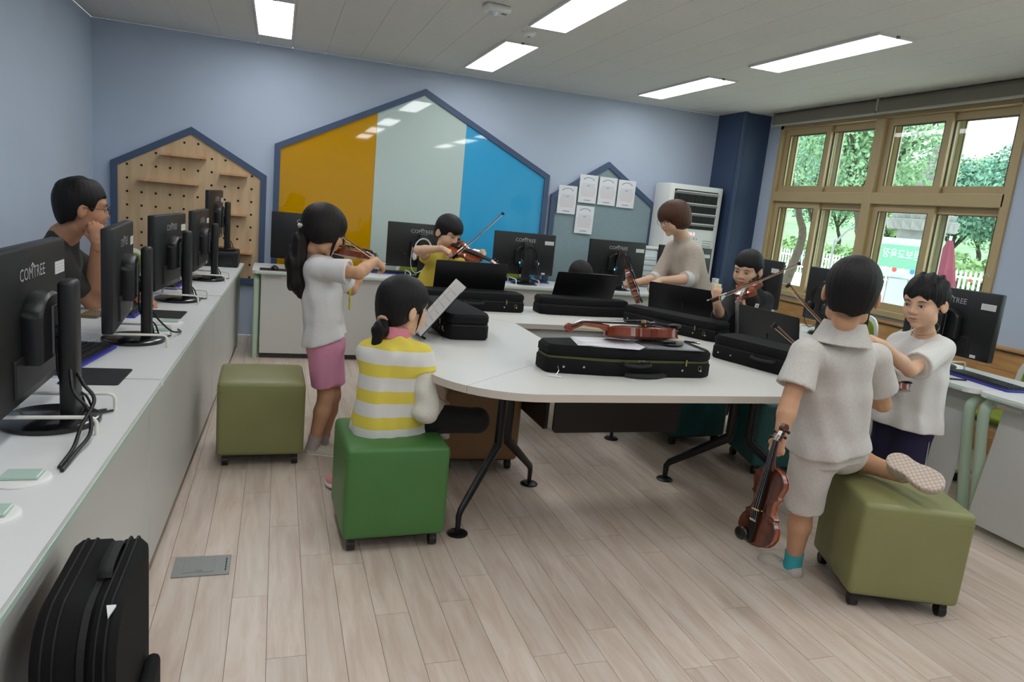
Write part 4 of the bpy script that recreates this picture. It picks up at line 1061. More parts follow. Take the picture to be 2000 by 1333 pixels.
for i in range(n):
    for j in range(8): a = i*9+j; fs.append([a, a+1, a+10, a+9])
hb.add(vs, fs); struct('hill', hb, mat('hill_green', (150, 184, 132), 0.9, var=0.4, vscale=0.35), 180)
rng = np.random.default_rng(3)
def foliage(blobs, n, s):
    vs = np.zeros((n*4, 3)); k = np.arange(n)
    w_ = np.array([b[3]**2 for b in blobs]); w_ = w_/w_.sum()
    bi = rng.choice(len(blobs), n, p=w_); B = np.array(blobs)
    d = rng.normal(size=(n, 3)); d /= np.linalg.norm(d, axis=1)[:, None]
    p = B[bi, :3]+d*(B[bi, 3]*(0.72+0.33*rng.random(n)))[:, None]*np.array([1, 1, 0.85])
    nn = d+rng.normal(size=(n, 3))*0.6; nn /= np.linalg.norm(nn, axis=1)[:, None]
    u = np.cross(nn, rng.normal(size=(n, 3))); u /= np.linalg.norm(u, axis=1)[:, None]; v = np.cross(nn, u)
    sz = s*(0.6+0.8*rng.random(n))[:, None]
    vs[0::4] = p-u*sz; vs[1::4] = p-v*sz*0.5; vs[2::4] = p+u*sz; vs[3::4] = p+v*sz*0.5
    return vs.tolist(), [[4*i, 4*i+1, 4*i+2, 4*i+3] for i in range(n)]
def tree(label, x, y, h, r_, mi, n=3500, s=0.16, trunk=None):
    t = thing('tree', label, 'tree', (x, y, GZ), 0, 'trees outside the window')
    tr = trunk or h*0.35
    MB().tube(bez([(0, 0, 0), (0.05*h, 0.02, tr*0.6), (0.0, 0, tr), (0.03*h, 0.03*h, h*0.75)], 4), [0.14*(1-i/16) + 0.03 for i in range(13)], 8).build('trunk', m_bark, t, 60)
    for k in range(4):
        a = k*1.7; MB().tube([(0, 0, tr*0.9), (r_*0.35*math.cos(a), r_*0.35*math.sin(a), tr+0.2*h), (r_*0.65*math.cos(a), r_*0.65*math.sin(a), tr+0.3*h)], [0.06, 0.04, 0.02], 6).build('branch', m_bark, t, 60)
    bl = []
    for k in range(11):
        a = random.random()*6.28; q = random.random()**0.5*0.62; z = tr+(h-tr)*(0.15+0.72*random.random())
        bl.append((r_*q*math.cos(a), r_*q*math.sin(a), z, r_*(0.36+0.2*random.random())))
    bl.append((0, 0, tr+(h-tr)*0.5, r_*0.7)); bl.append((0, 0, h-r_*0.4, r_*0.45))
    vs, fs = foliage(bl, n, s)
    o = MB().add(vs, fs).build('foliage', m_leaf[mi], t); return t
def tpos(px, py, X): p = atx(px, py, X); return p.x, p.y
specs = [(1556, 17, 8.2, 2.8, 1, 'big leafy tree filling the left end of the window'), (1680, 12, 6.6, 1.9, 0, 'airy tree with sky showing through in the second pane'), (1588, 27, 8, 3.0, 1, 'dark tree standing behind the big tree at the left of the window'),
         (1748, 28, 5.4, 2.6, 2, 'yellow green tree left of the shingled tower'), (1800, 38, 6.6, 3.2, 0, 'round tree just behind the shingled tower'), (1872, 29, 5.6, 2.7, 1, 'blue green tree right of the shingled tower'),
         (1922, 39, 6.8, 3.2, 0, 'tree behind the folded red parasol'), (1985, 28, 6.0, 2.7, 1, 'tree at the right end of the window'), (1640, 38, 8.0, 3.2, 0, 'tree in the gap between the left window panes'), (1700, 48, 8.6, 3.6, 1, 'far tree behind the mullion of the window')]
for px, X, h, r_, mi, lab in specs:
    x, y = tpos(px, 420, X); tree(lab, x, y, h, r_, mi, 15000 if X < 20 else 9000, 0.055 if X < 20 else 0.10)
x, y = tpos(2040, 220, 8.5)
t = thing('tree', 'leafy twigs hanging into the top right corner of the window', 'tree', (x+0.6, y-1.2, GZ), 0, 'trees outside the window')
MB().tube([(0, 0, 0), (0, 0.1, 2.0), (-0.1, 0.5, 3.2)], [0.12, 0.1, 0.05], 8).build('trunk', m_bark, t, 60)
vs, fs = foliage([(-0.2, 0.7, 3.5, 0.35), (0.1, 0.2, 3.7, 0.5)], 500, 0.06); MB().add(vs, fs).build('foliage', m_leaf[1], t)
# low hedge in front of the hill
t = thing('hedge', 'low green hedge along the far lawn behind the white fence', 'hedge', (26.5, 20, GZ))
bl = [(random.uniform(-0.6, 0.6), -22+0.9*k, 0.7+0.3*random.random(), 0.9) for k in range(50)]
vs, fs = foliage(bl, 9000, 0.16); MB().add(vs, fs).build('foliage', m_leaf[2], t); MB().b2((-0.4, -22, 0), (0.4, 22, 0.5), 0.1).build('stems', m_bark, t)
# white fence with pickets
t = thing('picket_fence', 'white picket fence with small coloured ornaments along the plaza', 'fence', (23.2, 8, GZ))
m_wf = mat('white_fence_paint', (236, 236, 234), 0.5)
pk = MB().prism([(-0.04, 0), (0.04, 0), (0.04, 0.95), (0, 1.05), (-0.04, 0.95)], -0.012, 0.012, Matrix(((0, 0, 1, 0), (1, 0, 0, 0), (0, 1, 0, 0), (0, 0, 0, 1)))).mesh('picket', m_wf)
for k in range(120):
    o = link('picket', pk, t); o.location = (0, 0.19*k, 0.05)
for z in (0.3, 0.8): MB().b2((0.015, -0.2, z), (0.045, 23, z+0.08)).build('rail', m_wf, t)
oc = [mat('ornament_red', (220, 70, 60), 0.6), mat('ornament_blue', (60, 120, 210), 0.6), mat('ornament_orange', (240, 150, 50), 0.6)]
for k in range(26): MB().ell((-0.03, 0.4+0.85*k, 0.75+0.15*math.sin(k*2.1)), (0.02, 0.07, 0.06), 10).build('ornament', oc[k % 3], t, 60)
# sign board seen from its back
p = atx(1762, 505, 12.0)
t = thing('sign_board', 'green and white sign board outside with mirrored lettering', 'sign', (12.0, p.y, GZ), 0)
zc_ = p.z-GZ
MB().box((0, 0, zc_), (0.06, 1.5, 0.80), bev=0.02).build('board', mat('sign_white', (182, 200, 194), 0.5), t)
MB().box((-0.034, 0, zc_+0.03), (0.01, 1.25, 0.46)).build('green_field', mat('sign_green', (110, 162, 134), 0.5), t)
MS = Matrix(((0, 0, -1, -0.041), (1, 0, 0, 0), (0, 1, 0, zc_+0.07), (0, 0, 0, 1)))     # seen from the room the writing runs backwards
text('정보교육장', 0.21, M=MS).build('lettering', mat('sign_letter', (226, 238, 230), 0.5), t)
for k in range(6): MB().ell((-0.036, -0.55+0.22*k, zc_-0.24), (0.008, 0.06, 0.05), 10).build('printed_figure', oc[k % 3] if k % 2 else mat('sign_skin', (232, 206, 170), 0.6), t, 60)
MB().lathe([(0.34, 0), (0.30, 0.12), (0.20, 0.28), (0.17, zc_-0.42)], 20).build('concrete_foot', mat('sign_concrete', (176, 176, 178), 0.8), t, 40)
# shingled tower
p = atx(1829, 300, 17.0)
t = thing('shingled_tower', 'grey stone tower with a pointed shingled roof behind the sign', 'tower', (17.0, p.y, GZ), 0)
m_sh = mat('grey_shingle', (150, 146, 142), 0.9, var=0.3, vscale=4, rnd=0.08)
top = p.z-GZ+0.35
MB().lathe([(0.62, 0), (0.56, top*0.35), (0.60, top*0.5), (0.48, top*0.52), (0.02, top*0.9)], 16).build('core', m_sh, t, 40)
sm_ = MB().box((0, 0, 0), (0.05, 0.26, 0.30), (0, 12, 0), bev=0.015, seg=1).mesh('shingle', m_sh)
for row in range(13):
    f = row/12; z = top*(0.50+0.46*f); r_ = 0.80*(1-f)**1.6+0.05; cnt = max(5, int(18*(1-f)+4))
    for k in range(cnt):
        a = 2*math.pi*(k+0.5*(row % 2))/cnt; o = link('shingle', sm_, t); o.location = (r_*math.cos(a), r_*math.sin(a), z); o.rotation_euler = (0, 0, a)
        sc_ = min(1.0, 2*math.pi*r_/cnt/0.24); o.scale = (1, sc_, 1)
# folded parasol
p = atx(1856, 470, 15.0)
t = thing('parasol', 'folded dark red parasol standing on the plaza outside', 'parasol', (15.0, p.y, GZ), 0)
h = p.z-GZ
MB().cyl((0, 0, 0), (0, 0, h+0.1), 0.03, n=10).build('pole', m_wf, t, 40)
prof = [(0.05, h), (0.11, h-0.25), (0.19, h-0.7), (0.25, h-1.05), (0.22, h-1.08)]
vs = []; n = 24
for r_, z in prof:
    for k in range(n): q = r_*(1+0.22*math.cos(8*2*math.pi*k/n)); vs.append((q*math.cos(2*math.pi*k/n), q*math.sin(2*math.pi*k/n), z))
MB().add(vs, [[i*n+k, (i+1)*n+k, (i+1)*n+(k+1) % n, i*n+(k+1) % n] for i in range(4) for k in range(n)]).build('folded_canopy', mat('parasol_red', (132, 58, 74), 0.8), t, 60)
MB().lathe([(0.3, 0), (0.3, 0.06), (0.08, 0.12)], 20).build('foot', mat('sign_concrete', (176, 176, 178), 0.8), t, 40)
# lamp post with a curved arm
p = atx(1630, 470, 14.0)
t = thing('lamp_post', 'thin grey lamp post with a curved arm outside', 'lamp post', (14.0, p.y, GZ), 0)
MB().tube(bez([(0, 0, 0), (0, 0, 1.6), (0, -0.1, p.z-GZ), (0, -0.5, p.z-GZ+0.35), (0, -1.3, p.z-GZ+0.55)], 6), 0.03, 8).build('pole', mat('post_grey', (150, 150, 150), 0.5), t, 60)
MB().ell((0, -1.35, p.z-GZ+0.54), (0.06, 0.14, 0.04), 12).build('lamp_head', m_wf, t, 60)
# ================================================================ people: smooth solids meshed on a grid
class Solid:
    def __init__(s): s.p = []
    def cap(s, a, b, ra, rb=None, k=0.02, op='u', cut0=False, cut1=False):
        s.p.append(('cap', np.array(a, float), np.array(b, float), ra, ra if rb is None else rb, k, op, cut0, cut1)); return s
    def ell(s, c, r, k=0.02, op='u', M=None):
        s.p.append(('ell', np.array(c, float), np.array(r, float), None if M is None else np.array(M.to_3x3()), k, op)); return s
    def plane(s, p, n, k=0.0):           # keep the side opposite to n
        n = np.array(n, float); s.p.append(('plane', np.array(p, float), n/np.linalg.norm(n), k)); return s
    def fn(s, f): s.p.append(('fn', f)); return s
    def mesh(s, res, pad=0.02):
        lo = np.full(3, 1e9); hi = -lo
        for q in s.p:
            if q[0] == 'cap' and q[6] == 'u':
                for c, r in ((q[1], q[3]), (q[2], q[4])): lo = np.minimum(lo, c-r); hi = np.maximum(hi, c+r)
            elif q[0] == 'ell' and q[5] == 'u': m = q[2].max() if q[3] is not None else q[2]; lo = np.minimum(lo, q[1]-m); hi = np.maximum(hi, q[1]+m)
        lo -= pad; hi += pad
        n = np.ceil((hi-lo)/res).astype(int)+1
        ax = [lo[i]+res*np.arange(n[i]) for i in range(3)]
        D = np.full(n, 0.08, np.float32)
        def sub(l, h):
            i0 = np.maximum(0, np.floor((l-lo)/res).astype(int)); i1 = np.minimum(n, np.ceil((h-lo)/res).astype(int)+1)
            sl = tuple(slice(a, b) for a, b in zip(i0, i1))
            X = ax[0][sl[0]][:, None, None]; Y = ax[1][sl[1]][None, :, None]; Z = ax[2][sl[2]][None, None, :]
            return sl, X, Y, Z
        for q in s.p:
            if q[0] == 'plane':
                sl, X, Y, Z = sub(lo, hi); d = (X-q[1][0])*q[2][0]+(Y-q[1][1])*q[2][1]+(Z-q[1][2])*q[2][2]
                D = np.maximum(D, d).astype(np.float32); continue
            if q[0] == 'fn':
                sl, X, Y, Z = sub(lo, hi); D = q[1](D, X, Y, Z).astype(np.float32); continue
            if q[0] == 'cap':
                _, a, b, ra, rb, k, op, c0, c1 = q; R = max(ra, rb)+k+0.03
                sl, X, Y, Z = sub(np.minimum(a, b)-R, np.maximum(a, b)+R)
                ba = b-a; L2 = max(ba@ba, 1e-9); PX, PY, PZ = X-a[0], Y-a[1], Z-a[2]
                h0 = (PX*ba[0]+PY*ba[1]+PZ*ba[2])/L2; h = np.clip(h0, 0, 1)
                d = np.sqrt((PX-ba[0]*h)**2+(PY-ba[1]*h)**2+(PZ-ba[2]*h)**2)-(ra+(rb-ra)*h)
                L = math.sqrt(L2)
                if c1: d = np.maximum(d, (h0-1)*L)
                if c0: d = np.maximum(d, -h0*L)
            else:
                _, c, r, M, k, op = q; R = r.max()+k+0.03
                sl, X, Y, Z = sub(c-R, c+R); P = [X-c[0]+0*Y+0*Z, Y-c[1]+0*X+0*Z, Z-c[2]+0*X+0*Y]
                if M is not None: P = [M[0, i]*P[0]+M[1, i]*P[1]+M[2, i]*P[2] for i in range(3)]
                k0 = np.sqrt((P[0]/r[0])**2+(P[1]/r[1])**2+(P[2]/r[2])**2)+1e-9; k1 = np.sqrt((P[0]/r[0]**2)**2+(P[1]/r[1]**2)**2+(P[2]/r[2]**2)**2)+1e-9
                d = k0*(k0-1)/k1
            E = D[sl]
            if op == 'u':
                if k > 0: h = np.clip(0.5+0.5*(E-d)/k, 0, 1); D[sl] = E+(d-E)*h-k*h*(1-h)
                else: D[sl] = np.minimum(E, d)
            else:
                d = -d
                if k > 0: h = np.clip(0.5-0.5*(E-d)/k, 0, 1); D[sl] = E+(d-E)*h+k*h*(1-h)
                else: D[sl] = np.maximum(E, d)
        return nets(D, lo, res)
def nets(D, lo, res):
    S = D < 0
    c = np.zeros(tuple(x-1 for x in D.shape), np.int8)
    off = [(i, j, k) for i in (0, 1) for j in (0, 1) for k in (0, 1)]
    sh = c.shape
    def at_(A, o): return A[o[0]:o[0]+sh[0], o[1]:o[1]+sh[1], o[2]:o[2]+sh[2]]
    for o in off: c += at_(S, o)
    act = (c > 0) & (c < 8); I = np.argwhere(act); idx = np.full(sh, -1, np.int64); idx[act] = np.arange(len(I))
    pos = np.zeros((len(I), 3)); cnt = np.zeros(len(I))
    V = {o: D[I[:, 0]+o[0], I[:, 1]+o[1], I[:, 2]+o[2]].astype(float) for o in off}
    for a in off:
        for x in range(3):
            if a[x]: continue
            b = list(a); b[x] = 1; b = tuple(b); da, db = V[a], V[b]; m = (da < 0) != (db < 0)
            t = np.where(m, da/np.where(m, da-db, 1), 0); p = np.tile(np.array(a, float), (len(I), 1)); p[:, x] = t
            pos[m] += p[m]; cnt[m] += 1
    verts = (I+pos/cnt[:, None])*res+lo
    F = []
    for x in range(3):
        y, z = (x+1) % 3, (x+2) % 3
        sl0 = [slice(1, -1)]*3; sl1 = list(sl0); sl0[x] = slice(0, -1); sl1[x] = slice(1, None)
        s0, s1 = S[tuple(sl0)], S[tuple(sl1)]
        for flip in (0, 1):
            m = (s0 & ~s1) if not flip else (~s0 & s1)
            E = np.argwhere(m); 
            if not len(E): continue
            for q in range(3):
                if q != x: E[:, q] += 1
            ey = np.zeros(3, int); ey[y] = 1; ez = np.zeros(3, int); ez[z] = 1
            g = lambda d: idx[tuple((E-d).T)]
            f = np.stack([g(ey+ez), g(ez), g(0*ey), g(ey)], 1)
            F.append(f[:, ::-1] if flip else f)
    return verts, np.concatenate(F)
def np_mesh(name, parts, mats):
    """parts: list of (verts, faces, material index)"""
    vs = []; fs = []; mi = []; o = 0
    for v, f, m in parts:
        vs.append(np.asarray(v)); fs.append(np.asarray(f)+o); o += len(v); mi.append(np.full(len(f), m))
    v = np.concatenate(vs); f = np.concatenate(fs); mi = np.concatenate(mi)
    me = bpy.data.meshes.new(name); me.vertices.add(len(v)); me.vertices.foreach_set('co', v.astype(np.float32).ravel())
    me.loops.add(len(f)*4); me.loops.foreach_set('vertex_index', f.astype(np.int32).ravel())
    me.polygons.add(len(f)); me.polygons.foreach_set('loop_start', (np.arange(len(f))*4).astype(np.int32))
    for m in mats: me.materials.append(m)
    me.polygons.foreach_set('material_index', mi.astype(np.int32))
    me.update(calc_edges=True); me.validate(); me.shade_smooth(); return me
def xform(V, M):
    A = np.array(M); return V@A[:3, :3].T+A[:3, 3]

# ---- shared shapes in their own frames
def head_solid():
    s = Solid()
    s.ell((0, -0.012, 0.028), (0.073, 0.090, 0.078), 0.0)
    s.ell((0, 0.020, -0.030), (0.058, 0.066, 0.072), 0.03)
    for x in (-1, 1): s.ell((x*0.032, 0.046, -0.036), (0.032, 0.034, 0.034), 0.02)
    s.cap((0, 0.055, -0.078), (0, 0.060, -0.088), 0.022, 0.019, 0.02)
    s.cap((-0.04, 0.01, -0.075), (0.04, 0.01, -0.075), 0.022, None, 0.03)
    s.ell((0, 0.060, 0.026), (0.055, 0.022, 0.018), 0.02)
    for x in (-1, 1): s.ell((x*0.031, 0.094, 0.002), (0.019, 0.013, 0.011), 0.012, 'd')
    s.cap((0, 0.080, 0.002), (0, 0.092, -0.026), 0.0075, 0.0105, 0.010)
    for x in (-1, 1): s.ell((x*0.011, 0.086, -0.029), (0.0075, 0.009, 0.0065), 0.006)
    s.ell((0, 0.078, -0.053), (0.024, 0.012, 0.0065), 0.006); s.ell((0, 0.077, -0.064), (0.020, 0.012, 0.007), 0.006)
    s.ell((0, 0.091, -0.0575), (0.022, 0.006, 0.0014), 0.002, 'd')
    for x in (-1, 1):
        M = Matrix.Rotation(rad(x*18), 4, 'Z') @ Matrix.Rotation(rad(-12), 4, 'X')
        s.ell((x*0.078, -0.012, -0.012), (0.009, 0.020, 0.030), 0.006, 'u', M)
        s.ell((x*0.087, -0.006, -0.008), (0.006, 0.011, 0.018), 0.004, 'd', M)
    s.cap((0, -0.012, -0.05), (0, -0.020, -0.095), 0.042, 0.038, 0.02)
    return s.mesh(0.0034)
HEAD = head_solid()
def hand_solid(curl, thumb, spread=0.0):
    s = Solid()
    s.cap((0, -0.02, 0), (0, 0.02, 0), 0.021, 0.022, 0.01)
    for x, r in ((-0.022, 0.0125), (-0.007, 0.0135), (0.008, 0.013), (0.021, 0.0115)): s.cap((x*0.55, 0.012, 0), (x, 0.068, 0.001), 0.015, r, 0.012)
    base = [(-0.0235, 0.070), (-0.0075, 0.076), (0.0085, 0.073), (0.0235, 0.065)]
    ln = [(0.030, 0.020, 0.017), (0.034, 0.023, 0.018), (0.031, 0.021, 0.017), (0.024, 0.016, 0.015)]
    for i in range(4):
        p = np.array([base[i][0], base[i][1], 0.0]); a = 0; sp = (i-1.5)*spread
        for j, l in enumerate(ln[i]):
            a += rad(curl[i]*(1.0, 1.1, 0.7)[j]); d = np.array([math.sin(rad(sp))*math.cos(a), math.cos(a)*math.cos(rad(sp)), -math.sin(a)]); q = p+d*l
            s.cap(p, q, 0.0088-0.0011*j, 0.0080-0.0011*j, 0.004 if j else 0.008); p = q
    t0 = np.array([-0.016, 0.018, -0.006]); t1 = np.array([-0.036, 0.044, -0.014-0.01*thumb]); t2 = t1+np.array([-0.010+0.022*thumb, 0.024-0.004*thumb, -0.010*thumb-0.004]); t3 = t2+np.array([-0.002+0.017*thumb, 0.019-0.007*thumb, -0.004])
    s.cap(t0, t1, 0.014, 0.011, 0.012); s.cap(t1, t2, 0.0105, 0.009, 0.004); s.cap(t2, t3, 0.009, 0.0075, 0.003)
    return s.mesh(0.0027)
HANDS = {'relaxed': hand_solid((22, 26, 30, 34), 0.3), 'grip': hand_solid((62, 66, 68, 66), 0.9), 'hold': hand_solid((44, 48, 50, 46), 0.7), 'flat': hand_solid((8, 8, 10, 12), 0.1, 4)}
def shoe_solid():
    s = Solid(); s.cap((0, -0.055, 0.030), (0, 0.075, 0.026), 0.036, 0.038, 0.03); s.ell((0, 0.085, 0.026), (0.044, 0.058, 0.030), 0.03); s.cap((0, -0.05, 0.04), (0, -0.03, 0.085), 0.034, 0.032, 0.02)
    s.plane((0, 0, 0.011), (0, 0, -1)); s.plane((0, -0.02, 0.088), (0, -0.35, 1)); s.cap((0, -0.035, 0.07), (0, -0.03, 0.12), 0.028, 0.030, 0.004, 'd'); up = s.mesh(0.0045)
    t = Solid(); t.ell((0, -0.045, 0.012), (0.042, 0.05, 0.03), 0.02); t.ell((0, 0.075, 0.012), (0.050, 0.070, 0.03), 0.02); t.cap((0, -0.04, 0.012), (0, 0.09, 0.012), 0.036, 0.044, 0.02)
    t.plane((0, 0, 0.024), (0, 0, 1)); t.plane((0, 0, 0.0), (0, 0, -1)); return up, t.mesh(0.0045)
SHOE = shoe_solid()
def folds(amp, seed, sx=40.0, sz=11.0):
    g = np.random.default_rng(seed); ks = [(g.normal(size=2)*sx, g.normal()*sz, g.random()*6.28) for _ in range(5)]
    def f(D, X, Y, Z):
        w_ = 0
        for (a, b), c, ph in ks: w_ = w_+np.sin(a*X+b*Y+c*Z+ph+1.3*np.sin(9*Z+ph))
        return D+amp*w_/2.2
    return f
def hair_solid(style):
    s = Solid(); H = style
    cx = H.get('c', (0, -0.014, 0.034)); r = H.get('r', (0.083, 0.101, 0.087))
    s.ell(cx, r, 0.0)
    for e in H.get('extra', ()): s.ell(e[0], e[1], 0.03)
    pts = H['line']                       # (y, lowest z) front to back
    ys = np.array([p[0] for p in pts])[::-1]; zs = np.array([p[1] for p in pts])[::-1]
    jag = H.get('jag', 0.004); nz = H.get('noise', 0.0010); up = H.get('spike', 0.0)
    side = H.get('part', 0.0)
    def f(D, X, Y, Z):
        th = np.arctan2(X, Y+0.03)
        D = D+nz*(np.sin(46*th+9*Z)*0.6+np.sin(23*th+2)*0.4+0*Z)
        if up: D = D-up*np.clip((Z-0.04)*14, 0, 1)*(np.sin(70*X+20*Y)*np.sin(65*Y+11)*0.5+0.5*np.sin(120*X+60*Y+90*Z))
        lim = np.interp(Y+0*X+0*Z, ys, zs)+jag*np.sin(95*X+40*Y+0*Z)+side*X
        return np.maximum(D, lim-Z)
    s.fn(f)
    for e in H.get('locks', ()): s.cap(e[0], e[1], e[2], e[3], 0.008)
    return s.mesh(0.004)
STY = {
 'bowl': dict(line=[(0.09, 0.022), (0.055, 0.018), (0.045, -0.02), (0.0, -0.035), (-0.04, -0.055), (-0.11, -0.085)], r=(0.086, 0.104, 0.088), extra=[((0, -0.046, -0.020), (0.070, 0.058, 0.075))]),
 'short': dict(line=[(0.09, 0.036), (0.055, 0.030), (0.042, 0.012), (0.018, -0.030), (0.004, 0.006), (-0.02, 0.000), (-0.035, -0.05), (-0.11, -0.094)], r=(0.084, 0.102, 0.088), jag=0.005, extra=[((0, -0.046, -0.020), (0.070, 0.058, 0.080))]),
 'spiky': dict(line=[(0.09, 0.040), (0.060, 0.030), (0.045, 0.010), (0.020, -0.022), (0.004, 0.008), (-0.02, 0.004), (-0.035, -0.045), (-0.11, -0.085)], r=(0.086, 0.104, 0.092), jag=0.010, extra=[((0, -0.046, -0.015), (0.070, 0.058, 0.075))], spike=0.010, noise=0.003),
 'man': dict(line=[(0.09, 0.056), (0.070, 0.050), (0.045, 0.030), (0.028, -0.024), (0.006, 0.006), (-0.02, 0.000), (-0.035, -0.05), (-0.11, -0.098)], r=(0.084, 0.102, 0.092), jag=0.006, extra=[((0, -0.046, -0.020), (0.070, 0.060, 0.080))], spike=0.006, noise=0.0012),
 'pony_high': dict(line=[(0.10, 0.015), (0.085, -0.005), (0.065, -0.012), (0.040, -0.045), (0.015, -0.055), (-0.03, -0.075), (-0.11, -0.085)], r=(0.088, 0.108, 0.092), jag=0.006, extra=[((0, -0.040, -0.020), (0.074, 0.066, 0.080)), ((0.062, -0.002, -0.015), (0.034, 0.052, 0.052)), ((-0.062, -0.002, -0.015), (0.034, 0.052, 0.052))], locks=[((0.066, 0.045, 0.0), (0.058, 0.055, -0.10), 0.012, 0.004), ((-0.066, 0.045, 0.0), (-0.058, 0.055, -0.10), 0.012, 0.004)]),
 'pony_low': dict(line=[(0.10, 0.040), (0.07, 0.030), (0.045, 0.006), (0.025, -0.012), (0.0, -0.022), (-0.02, -0.050), (-0.11, -0.096)], r=(0.086, 0.106, 0.090), jag=0.003, extra=[((0, -0.044, -0.022), (0.074, 0.064, 0.082))], locks=[((0.072, 0.032, 0.0), (0.074, 0.020, -0.085), 0.006, 0.002)]),
 'bob': dict(line=[(0.11, 0.014), (0.075, 0.010), (0.060, -0.060), (0.0, -0.076), (-0.12, -0.082)], r=(0.104, 0.120, 0.096), c=(0, -0.014, 0.030), extra=[((0, -0.028, -0.028), (0.106, 0.094, 0.068))], jag=0.004),
}
HAIRM = {k: hair_solid(v) for k, v in STY.items()}

def skin(n, c): return mat('skin_'+n, c, 0.5, sss=0.12, spec=0.35, var=0.06, vscale=30)
def hairmat(n, c): return mat('hair_'+n, c, 0.52, bump=0.6, bscale=90, stretch=(3, 3, 0.6), spec=0.28)
def cloth(n, c, var=0.06, vscale=120, **k): return mat('cloth_'+n, c, 0.85, var=var, vscale=vscale, bump=0.25, bscale=500, sheen=0.04, **k)
m_eyew = mat('eye_white', (206, 202, 198), 0.25); m_iris = mat('iris_dark', (24, 18, 16), 0.15); m_lip = mat('lip', (160, 92, 84), 0.5)
HBLK = hairmat('black', (17, 15, 15)); HBRN = hairmat('brown', (74, 44, 28)); HDBR = hairmat('dark_brown', (24, 18, 16))
def V3(p): return np.array(p, float)
def mix(a, b, t): return Vector(a)*(1-t)+Vector(b)*t

def person(label, J, k, skinm, hairm, style, hs=1.12, base=None, gaze_closed=False):
    """J: joints in the room, k: build factor (1 = adult)"""
    base = Vector(base if base is not None else (J['hipL'].x*0.5+J['hipR'].x*0.5, J['hipL'].y*0.5+J['hipR'].y*0.5, 0))
    t = thing('person', label, 'person', base, 0, None)
    T = Matrix.Translation(-base)
    s = Solid(); nb = J['neck']; hd = J['head']
    hM = frame(hd, J['fwd'], J.get('up', (0, 0, 1))) @ Matrix.Scale(hs, 4)
    skull = hM @ Vector((0, -0.022, -0.085))
    s.cap(nb, skull, 0.056*k, 0.050*k, 0.02)
    shL, shR, hL, hR = J['shL'], J['shR'], J['hipL'], J['hipR']
    cm = (shL+shR)/2; pm_ = (hL+hR)/2; lat = (shR-shL).normalized(); lat2 = (hR-hL).normalized()
    for f, hw, r_ in ((0.10, 0.085, 0.090), (0.38, 0.075, 0.098), (0.66, 0.062, 0.088), (0.95, 0.075, 0.098)):
        c_ = mix(cm, pm_, f); l_ = mix(lat, lat2, f).normalized()
        s.cap(c_-l_*hw*k, c_+l_*hw*k, r_*k, None, 0.05*k)
    s.cap(shL, shR, 0.050*k, None, 0.05*k); s.cap(nb, cm, 0.058*k, 0.07*k, 0.04*k)
    for q in 'LR':
        sh, el, wr = J['sh'+q], J['el'+q], J['wr'+q]
        s.cap(sh, el, 0.052*k, 0.041*k, 0.03*k); m1 = mix(el, wr, 0.3)
        s.cap(el, m1, 0.041*k, 0.042*k, 0.015*k); s.cap(m1, wr, 0.042*k, 0.028*k, 0.015*k)
        hp, kn, an = J['hip'+q], J['kn'+q], J['an'+q]
        s.cap(hp, kn, 0.086*k, 0.056*k, 0.04*k); m2 = mix(kn, an, 0.32)
        s.cap(kn, m2, 0.055*k, 0.057*k, 0.02*k); s.cap(m2, an, 0.057*k, 0.037*k, 0.02*k)
    v, f = s.mesh(0.0075)
    parts = [(xform(v, T), f, 0), (xform(HEAD[0], T @ hM), HEAD[1], 0)]
    for q in 'LR':
        h = J.get('hand'+q)
        if not h: continue
        pose, d, back = h
        M = frame(J['wr'+q], d, back) @ Matrix.Scale(k*1.04, 4)
        HV, HF = HANDS[pose]
        if q == 'L': HV = HV*np.array([-1, 1, 1]); HF = HF[:, ::-1]
        parts.append((xform(HV, T @ M), HF, 0))
    link('body', np_mesh('body', parts, [skinm]), t)
    HMt = T @ hM
    if style:
        hv, hf = HAIRM[style]; link('hair', np_mesh('hair', [(xform(hv, HMt), hf, 0)], [hairm]), t)
    # face
    for x in (-1, 1):
        e = MB().ell((x*0.031, 0.0805, 0.000), (0.0125, 0.0055, 0.0045), 14, HMt).build('eye', m_eyew, t, 60)
        MB().ell((x*0.031, 0.0845, -0.001), (0.0052, 0.0022, 0.0044), 12, HMt).build('iris', m_iris, e, 60)
        MB().tube([HMt @ Vector(p) for p in ((x*0.017, 0.0835, 0.000), (x*0.024, 0.0866, 0.0045), (x*0.032, 0.0868, 0.0055), (x*0.040, 0.0835, 0.0035), (x*0.045, 0.079, 0.0))], 0.0013*hs, 6).build('eyelid_line', m_iris, e, 60)
        MB().tube([HMt @ Vector(p) for p in ((x*0.016, 0.0855, 0.018), (x*0.030, 0.0855, 0.0225), (x*0.046, 0.076, 0.018))], [0.0016*hs, 0.0026*hs, 0.0012*hs], 6, flat=0.7).build('eyebrow', hairm, t, 60)
    MB().tube([HMt @ Vector(p) for p in ((-0.019, 0.0835, -0.0575), (-0.008, 0.0895, -0.0565), (0, 0.0898, -0.0575), (0.008, 0.0895, -0.0565), (0.019, 0.0835, -0.0575))], [0.001, 0.0035*hs, 0.0030*hs, 0.0035*hs, 0.001], 8, flat=1.0).build('lips', m_lip, t, 60)
    t['_'] = 0; del t['_']
    return t, T, hM

